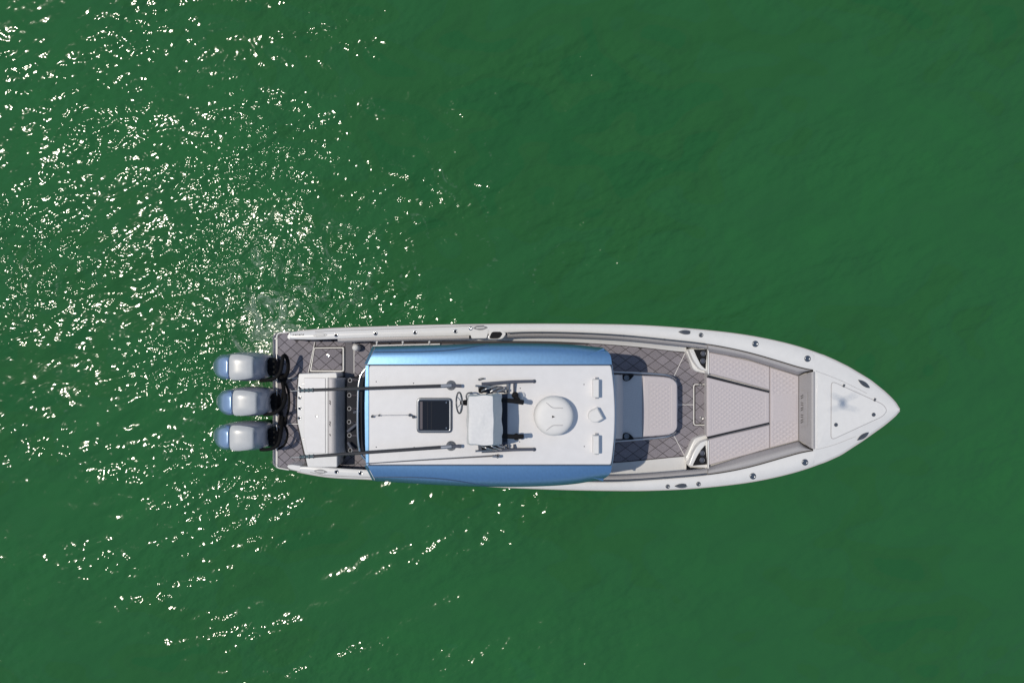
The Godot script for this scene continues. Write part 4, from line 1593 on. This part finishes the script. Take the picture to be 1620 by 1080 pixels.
	# two bar lights and a small wedge-shaped sensor near the bow edge
	for v in [613.4, 701.6]:
		var li := MB.new()
		var c := P(942, v, ROOF)
		slab(li, rounded(PackedVector2Array([Vector2(c.x - 0.055, c.z - 0.155), Vector2(c.x + 0.045, c.z - 0.155), Vector2(c.x + 0.045, c.z + 0.155), Vector2(c.x - 0.055, c.z + 0.155)]), 0.012, 2), ROOF - 0.01, ROOF + 0.165, 0.012)
		part("bar_light", li, M.radome, b)
		for s in [-1.0, 1.0]:
			var cm := MB.new()
			box(cm, c + Vector3(0.02, 0.02, s * 0.17), Vector3(0.05, 0.04, 0.025), 0.004)
			part("light_bracket", cm, M.brushed, b)
	var we := MB.new()
	var wc := P(940.5, 656.6, ROOF)
	var wp := PackedVector2Array()
	for k in 17:
		var an2 := lerpf(PI * 0.5, PI * 1.5, k / 16.0)
		wp.append(Vector2(wc.x, wc.z) + Vector2(cos(an2) * 0.12, sin(an2) * 0.11).rotated(-0.5))
	wp.append(Vector2(wc.x, wc.z) + Vector2(0.10, -0.105).rotated(-0.5))
	wp.append(Vector2(wc.x, wc.z) + Vector2(0.10, 0.105).rotated(-0.5))
	slab(we, wp, ROOF - 0.01, ROOF + 0.17, 0.02)
	part("wedge_sensor", we, M.radome, b)

func tower():
	var b := group_node("upper_station", P(770, 660, ROOF), boat)
	var c := MB.new()
	slab(c, rounded(poly([[750, 634], [775, 633], [775, 697], [750, 695]], 3.0), 0.03), ROOF - 0.005, 3.40, 0.02)
	part("pedestal", c, M.slate, b)
	var fp := MB.new()
	slab(fp, rounded(poly([[780, 624], [803, 623], [803, 703], [780, 704]], 2.75), 0.02), ROOF - 0.004, 2.78, 0.01)
	part("pedestal_foot", fp, M.slate, b)
	for k in 5:
		var sl := MB.new()
		strip(sl, [794 + k * 1.9, 628], [794 + k * 1.9, 699], 0.7, 2.78, 2.77, 2.787)
		part("foot_slat", sl, M.black, b)
	# steering wheel, facing aft
	var wc := P(726.5, 637, 3.15)
	var ax := Vector3(-0.93, 0.36, 0.0).normalized()
	var e1 := Vector3(0, 0, 1)
	var e2 := ax.cross(e1).normalized()
	var rim := []
	for k in 41:
		var a := TAU * k / 40.0
		rim.append(wc + (e1 * cos(a) + e2 * sin(a)) * 0.172)
	var wm := MB.new()
	tube(wm, rim, 0.014, -1.0, 8, false)
	part("steering_wheel", wm, M.steel_dark, b)
	for k in 5:
		var a := TAU * k / 5.0 + 0.3
		var sm := MB.new()
		tube(sm, [wc - ax * 0.05, wc + (e1 * cos(a) + e2 * sin(a)) * 0.168], 0.010, 0.008, 6)
		part("wheel_spoke", sm, M.chrome, b)
	var cm := MB.new()
	tube(cm, [wc - ax * 0.02, wc - ax * 0.09, wc - ax * 0.22], 0.03, 0.06, 12)
	part("wheel_hub", cm, M.black, b)
	var lv := MB.new()
	tube(lv, spline([P(739, 632, 3.2), P(737.5, 627, 3.25), P(740, 622, 3.25), P(747, 621, 3.2)], 5), 0.012, -1.0, 8)
	part("wiring_loop", lv, M.steel_dark, b)
	# dark arms that hold the front of the station
	for s in 2:
		var v := 634.0 if s == 0 else 690.5
		var am := MB.new()
		tube(am, [P(788, v - 1.5, 3.05), P(812, v, 2.98), P(828, v + 2.4 * (1.0 if s == 0 else -0.2), 2.94)], 0.038, 0.042, 12)
		part("support_arm", am, M.black, b)
		var km := MB.new()
		lathe(km, P(815 if s == 0 else 817, 624.6 if s == 0 else 690.0, 2.80), [[0.02, -0.15], [0.03, 0.0], [0.055, 0.02], [0.06, 0.06], [0.045, 0.1], [0.001, 0.115]], 18)
		part("support_knob", km, M.black, b)
		var dm := MB.new()
		tube(dm, [P(815 if s == 0 else 817, 625 if s == 0 else 690, 2.86), P(822, v + 1.0, 2.93)], 0.035, 0.035, 10)
		part("support_link", dm, M.black, b)
	var gd := MB.new()
	lathe(gd, P(826, 624.8, ROOF), [[0.052, 0.0], [0.052, 0.02], [0.045, 0.04], [0.02, 0.052], [0.001, 0.054]], 20)
	part("antenna_puck", gd, M.radome, b)
	# low slate side rails that run forward to their feet
	for s in 2:
		var v0 := 608.5 if s == 0 else 714.5
		var v1 := 603.0 if s == 0 else 710.6
		var rm := MB.new()
		tube(rm, spline([P(762, v0 - 1.0, ROOF + 0.16), P(782, lerpf(v0, v1, 0.45), ROOF + 0.12), P(812, lerpf(v0, v1, 0.85), ROOF + 0.06), P(845, v1, ROOF + 0.02)], 6), 0.030, 0.026, 10)
		part("side_rail", rm, M.slate, b)
		var fm := MB.new()
		lathe(fm, P(845, v1, ROOF), [[0.034, 0.0], [0.034, 0.012], [0.02, 0.02], [0.001, 0.022]], 12)
		part("rail_foot", fm, M.steel_dark, b)
		for u in [803.0, 813.5]:
			var pm := MB.new()
			var va := v1 + (2.0 if s == 0 else -2.0)
			var vb := 623.0 if s == 0 else 703.0
			tube(pm, [P(u, va, ROOF + 0.07), P(u, vb, ROOF + 0.03)], 0.022 if u < 810 else 0.018, -1.0, 8)
			part("cross_bar", pm, M.slate if u > 810 else M.brushed, b)
		# crowded stainless pipework between rail and cover
		var vs := 1.0 if s == 0 else -1.0
		var vm := 615.0 if s == 0 else 708.5
		for q in [[[752, -5.5, 2.95], [770, -4, 2.9], [790, -2.5, 2.75]], [[762, 4, 3.0], [772, -1, 3.05], [786, -4, 2.8]], [[776, 5, 3.0], [784, 0, 2.98], [796, -3, 2.72]], [[786, 6, 3.0], [794, 2, 2.95], [799, 6, 2.72]]]:
			var tm := MB.new()
			var tp := []
			for e in q:
				tp.append(P(e[0], vm + vs * e[1] * 0.9, e[2]))
			tube(tm, spline(tp, 5), 0.017, -1.0, 8)
			part("frame_tube", tm, M.brushed, b)
		var bm := MB.new()
		slab(bm, poly([[756, vm - 5], [792, vm - 4], [796, vm + 6], [757, vm + 6]], 2.75), ROOF, 2.74, 0.01)
		part("frame_plate", bm, M.slate, b)
		var um := MB.new()
		lathe(um, P(761.5 if s == 0 else 766.0, vm + vs * 2.2, 2.95), [[0.045, -0.2], [0.05, 0.0], [0.05, 0.03], [0.038, 0.04], [0.034, 0.03], [0.001, 0.03]], 18)
		part("lamp_barrel", um, M.black, b)

# the white cloth bag drawn over the upper console: a thing of its own
func helm_cover():
	var mb := MB.new()
	var top_h := 3.52
	var rows := []
	var foot := [[738.6, 624.4], [794, 622.0], [794.8, 703.5], [738.0, 703.5]]
	var head := [[741.5, 626.2], [780.0, 624.6], [780.6, 705.0], [741.0, 702.8]]
	var n := 26
	for lv in 13:
		var t := lv / 12.0
		var row := []
		for sd in 4:
			for k in n:
				var f := float(k) / n
				var a0: Array = foot[sd]
				var a1: Array = foot[(sd + 1) % 4]
				var b0: Array = head[sd]
				var b1: Array = head[(sd + 1) % 4]
				var lo := P(lerpf(a0[0], a1[0], f), lerpf(a0[1], a1[1], f), 3.04)
				var hi := P(lerpf(b0[0], b1[0], f), lerpf(b0[1], b1[1], f), top_h)
				var p := lo.lerp(hi, t)
				var c := Vector3((lo.x + hi.x) / 2, p.y, (lo.z + hi.z) / 2)
				# corners drawn in, folds that open towards the hem
				var cor := pow(absf(f - 0.5) * 2.0, 10.0)
				var ctr := P(767, 664, p.y)
				p = p.lerp(ctr, 0.035 * cor)
				var fold := sin(f * 17.0 + sd * 2.1) * 0.006 * (1.0 - t) + sin(f * 9.0 - t * 4.0 + sd) * 0.006
				p += (p - ctr).normalized() * fold
				if t > 0.93:
					p = p.lerp(ctr, 0.012 * (t - 0.93) / 0.07)
				row.append(p)
		rows.append(row)
	mb.sm = 1
	mb.loft(rows, true, false)
	mb.sm = 2
	var top: Array = rows[-1]
	var ctr2 := P(762, 664, top_h + 0.012)
	var prev := top
	for q in 5:
		var s := (q + 1) / 6.0
		var nr := []
		for i in top.size():
			var p2: Vector3 = top[i].lerp(ctr2, s)
			p2.y = top_h + 0.006 + 0.004 * sin(p2.x * 13.0 + p2.z * 7.0) + 0.004 * sin(p2.z * 21.0 - p2.x * 9.0)
			nr.append(p2)
		mb.loft([prev, nr], true, false)
		prev = nr
	for i in prev.size():
		mb.tri(prev[i], prev[(i + 1) % prev.size()], ctr2 + Vector3(0, 0.006, 0))
	var o := part("helm_cover", mb, M.cover_cloth)
	o.set_meta("label", "white cloth cover drawn over the upper steering console on the boat roof")
	o.set_meta("category", "cover")

# ---------------------------------------------------------------- outboard motors
func outboards():
	for i in 3:
		var du: float = [0.0, 5.6, 0.8][i]
		var vc: float = [580.4, 636.6, 691.8][i]
		var o := group_node("outboard_motor", P(380 + du, vc, 0.0), boat)
		# cowling: sections from aft to bow [u, half width in plan units, crown height, shoulder]
		var sec := [[338.5, 11, 0.86], [341, 15, 0.98], [346, 18.5, 1.09], [353, 21.5, 1.18], [360, 23.2, 1.225], [370, 24.2, 1.25], [382, 24.4, 1.255], [394, 23.6, 1.235], [401, 22.6, 1.20], [408, 21.2, 1.12], [414, 19.4, 1.04], [419, 16.6, 0.96], [421.6, 13.6, 0.88], [422.6, 9.0, 0.78]]
		var rows := []
		for s in sec:
			var row := []
			for k in 33:
				var a := PI * k / 32.0
				var ca := cos(a)
				var sa := sin(a)
				var x := signf(ca) * pow(absf(ca), 0.62)
				var y := pow(absf(sa), 0.62)
				var base := 0.52
				var h: float = base + (s[2] - base) * y
				# flare out a little below the crown, tuck in at the foot
				var w: float = s[1] * (0.90 + 0.10 * sin(PI * clampf(y, 0.0, 1.0)))
				var pp := P(s[0] + du, vc, h)
				var k2: float = (CAM_Y - s[2]) / 1080.0
				var cz := (vc - 540.0) * (CAM_Y - 1.1) / 1080.0
				row.append(Vector3((s[0] + du - 810.0) * (CAM_Y - s[2] + 0.06) / 1080.0, h, cz - x * w * k2))
			rows.append(row)
		var m := MB.new()
		m.sm = 1
		m.loft(rows, false, false)
		m.sm = -1
		for k in range(1, 32):
			m.tri(rows[0][0], rows[0][k], rows[0][k + 1])
			m.tri(rows[-1][0], rows[-1][k + 1], rows[-1][k])
		part("cowling", m, M.cowl_grey, o)
		var cx := func(u: float, h: float) -> float: return (u + du - 810.0) * (CAM_Y - h) / 1080.0
		var cz2 := (vc - 540.0) * (CAM_Y - 1.1) / 1080.0
		# pale top shell with a flat crown
		var rows2 := []
		for s in [[361.8, 17.0, 1.20, 1.232], [362.6, 19.0, 1.205, 1.245], [366, 20.0, 1.212, 1.262], [376, 20.0, 1.215, 1.268], [388, 18.6, 1.21, 1.262], [396, 16.8, 1.20, 1.245], [399.4, 15.4, 1.185, 1.228], [400.6, 13.0, 1.16, 1.20]]:
			var row2 := []
			for k in 17:
				var f: float = k / 16.0 * 2.0 - 1.0
				var drop := pow(absf(f), 5.0)
				row2.append(Vector3(cx.call(s[0], s[3]), lerpf(s[3], s[2] - 0.01, drop), cz2 - f * s[1] * 0.0123))
			rows2.append(row2)
		var m2 := MB.new()
		m2.sm = 1
		m2.loft(rows2, false, false)
		part("top_shell", m2, M.cowl_white, o)
		# painted rear cap, rounded down to the stern
		var rows3 := []
		for s in [[337.6, 10.0, 0.84], [338.6, 13.4, 0.96], [340.4, 16.2, 1.05], [343.5, 18.4, 1.125], [348, 19.6, 1.18], [353, 19.8, 1.214], [358, 19.0, 1.236], [360.6, 17.4, 1.244], [361.2, 16.0, 1.20]]:
			var row3 := []
			for k in 21:
				var f: float = k / 20.0 * 2.0 - 1.0
				row3.append(Vector3(cx.call(s[0], s[2]), s[2] + 0.012 - 0.13 * pow(absf(f), 5.0), cz2 - f * s[1] * 0.0123))
			rows3.append(row3)
		var m3 := MB.new()
		m3.sm = 1
		m3.loft(rows3, false, false)
		part("rear_cap", m3, M.cap_paint, o)
		# dark bracket, leg and gearcase
		var m4 := MB.new()
		slab(m4, rounded(poly([[414 + du, vc - 13], [432, vc - 15], [438, vc - 11], [438, vc + 12], [432, vc + 14], [414 + du, vc + 13]], 0.65), 0.04), 0.15, 0.72, 0.03)
		part("swivel_bracket", m4, M.black, o)
		for q in [-9.0, 0.0, 8.0]:
			var m5 := MB.new()
			box(m5, P(430, vc + q, 0.735), Vector3(0.14, 0.05, 0.06), 0.012)
			part("bracket_lug", m5, M.rubber, o)
		var m6 := MB.new()
		var leg := poly([[352 + du, vc - 6], [366 + du, vc - 9], [404 + du, vc - 9], [414 + du, vc], [404 + du, vc + 9], [366 + du, vc + 9], [352 + du, vc + 6]], 0.5)
		slab(m6, rounded(leg, 0.04), -0.5, 0.62, 0.02)
		part("drive_leg", m6, M.cowl_grey, o)
		# steering ram and rigging hose
		var m7 := MB.new()
		tube(m7, [P(437.6, vc - 20, 0.62), P(437.6, vc + 22, 0.62)], 0.014, -1.0, 8)
		part("steering_ram", m7, M.brushed, o)
		var hp: Array
		if i == 1:
			hp = [[417, 655.4, 0.86], [428, 654.6, 0.90], [438, 651, 0.92], [447, 642, 0.88], [451, 630, 0.80], [449, 618, 0.70], [447, 606, 0.60], [445, 598, 0.5]]
		elif i == 0:
			hp = [[411.5, 602, 0.86], [424, 601, 0.90], [435, 597.5, 0.93], [443, 588, 0.94], [446, 574, 0.93], [447.4, 564, 0.90], [451, 562.5, 0.84], [454.6, 570, 0.74], [455.6, 580, 0.66], [454, 590, 0.58], [449, 597, 0.5]]
		else:
			hp = [[411.5, 711, 0.86], [424, 710.6, 0.90], [435, 707, 0.93], [441, 699, 0.92], [443.5, 688, 0.86], [445, 678, 0.74], [446, 668, 0.6], [447, 660, 0.5]]
		var pts := []
		for q in hp:
			pts.append(P(q[0], q[1], q[2]))
		var m8 := MB.new()
		tube(m8, spline(pts, 6), 0.034, 0.038, 12)
		part("rigging_hose", m8, M.rubber, o)
	# loose hoses that link the engine wells
	for q in [[[446, 598, 0.56], [453, 610, 0.58], [457, 628, 0.58], [456, 648, 0.58], [450, 668, 0.56]], [[451, 600, 0.52], [447, 622, 0.60], [444, 640, 0.62], [447, 662, 0.54]], [[447, 668, 0.60], [453.5, 680, 0.64], [454, 692, 0.64], [449, 704, 0.62], [438, 711, 0.6]], [[441, 672, 0.56], [443, 655, 0.55], [442, 640, 0.55]]]:
		var pp := []
		for e in q:
			pp.append(P(e[0], e[1], e[2]))
		var mh := MB.new()
		tube(mh, spline(pp, 6), 0.024, -1.0, 10)
		part("rigging_hose", mh, M.rubber, boat)
	for q in [[447.5, 597.5], [447, 668]]:
		var mg := MB.new()
		lathe(mg, P(q[0], q[1], SOLE), [[0.09, 0.0], [0.085, 0.03], [0.06, 0.06], [0.05, 0.12], [0.001, 0.13]], 14)
		part("hose_gland", mg, M.rubber, boat)

# the drone that took the photograph: out of frame, its shadow falls on the foredeck
func drone():
	var at := Vector3(0, CAM_Y + 0.09, 0)
	var d := group_node("camera_drone", at)
	d.set_meta("label", "small grey quadcopter hovering overhead that casts the blurred shadow on the foredeck")
	d.set_meta("category", "drone")
	var b := MB.new()
	soft_slab(b, rounded(PackedVector2Array([Vector2(-0.036, -0.09), Vector2(0.036, -0.09), Vector2(0.04, 0.02), Vector2(0.034, 0.09), Vector2(-0.034, 0.09), Vector2(-0.04, 0.02)]), 0.03), at.y - 0.03, at.y + 0.05, 0.02)
	part("body", b, M.drone_shell, d)
	for sx in [-1.0, 1.0]:
		for sz in [-1.0, 1.0]:
			var tip := at + Vector3(sx * 0.17, 0.03, sz * 0.12 - 0.02)
			var a := MB.new()
			tube(a, [at + Vector3(sx * 0.045, 0.02, sz * 0.07), tip], 0.009, 0.007, 8)
			var ar := part("arm", a, M.drone_shell, d)
			var mo := MB.new()
			lathe(mo, tip, [[0.016, -0.02], [0.016, 0.012], [0.010, 0.018]], 12)
			part("motor", mo, M.drone_shell, ar)
			var pr := MB.new()
			var dir := Vector3(1, 0, 0.35 * sx * sz).normalized() * 0.11
			var side := Vector3(-dir.z, 0, dir.x).normalized() * 0.008
			var up := Vector3(0, 0.02, 0)
			pr.quad(tip + up - dir + side, tip + up + dir + side, tip + up + dir - side, tip + up - dir - side)
			pr.quad(tip + up - dir - side - Vector3(0, 0.002, 0), tip + up + dir - side - Vector3(0, 0.002, 0), tip + up + dir + side - Vector3(0, 0.002, 0), tip + up - dir + side - Vector3(0, 0.002, 0))
			part("propeller", pr, M.black, ar)

func _ready():
	rng.seed = 7
	stage()
	materials()
	water()
	boat = group_node("center_console_boat", P(900, 645, 0.0))
	boat.set_meta("label", "white center console powerboat with blue-edged roof and three outboard motors")
	boat.set_meta("category", "boat")
	hull()
	gunwales()
	foredeck()
	soles()
	bow_seating()
	pods()
	lounge()
	aft_bench()
	helm()
	hardtop()
	tower()
	outboards()
	helm_cover()
	drone()
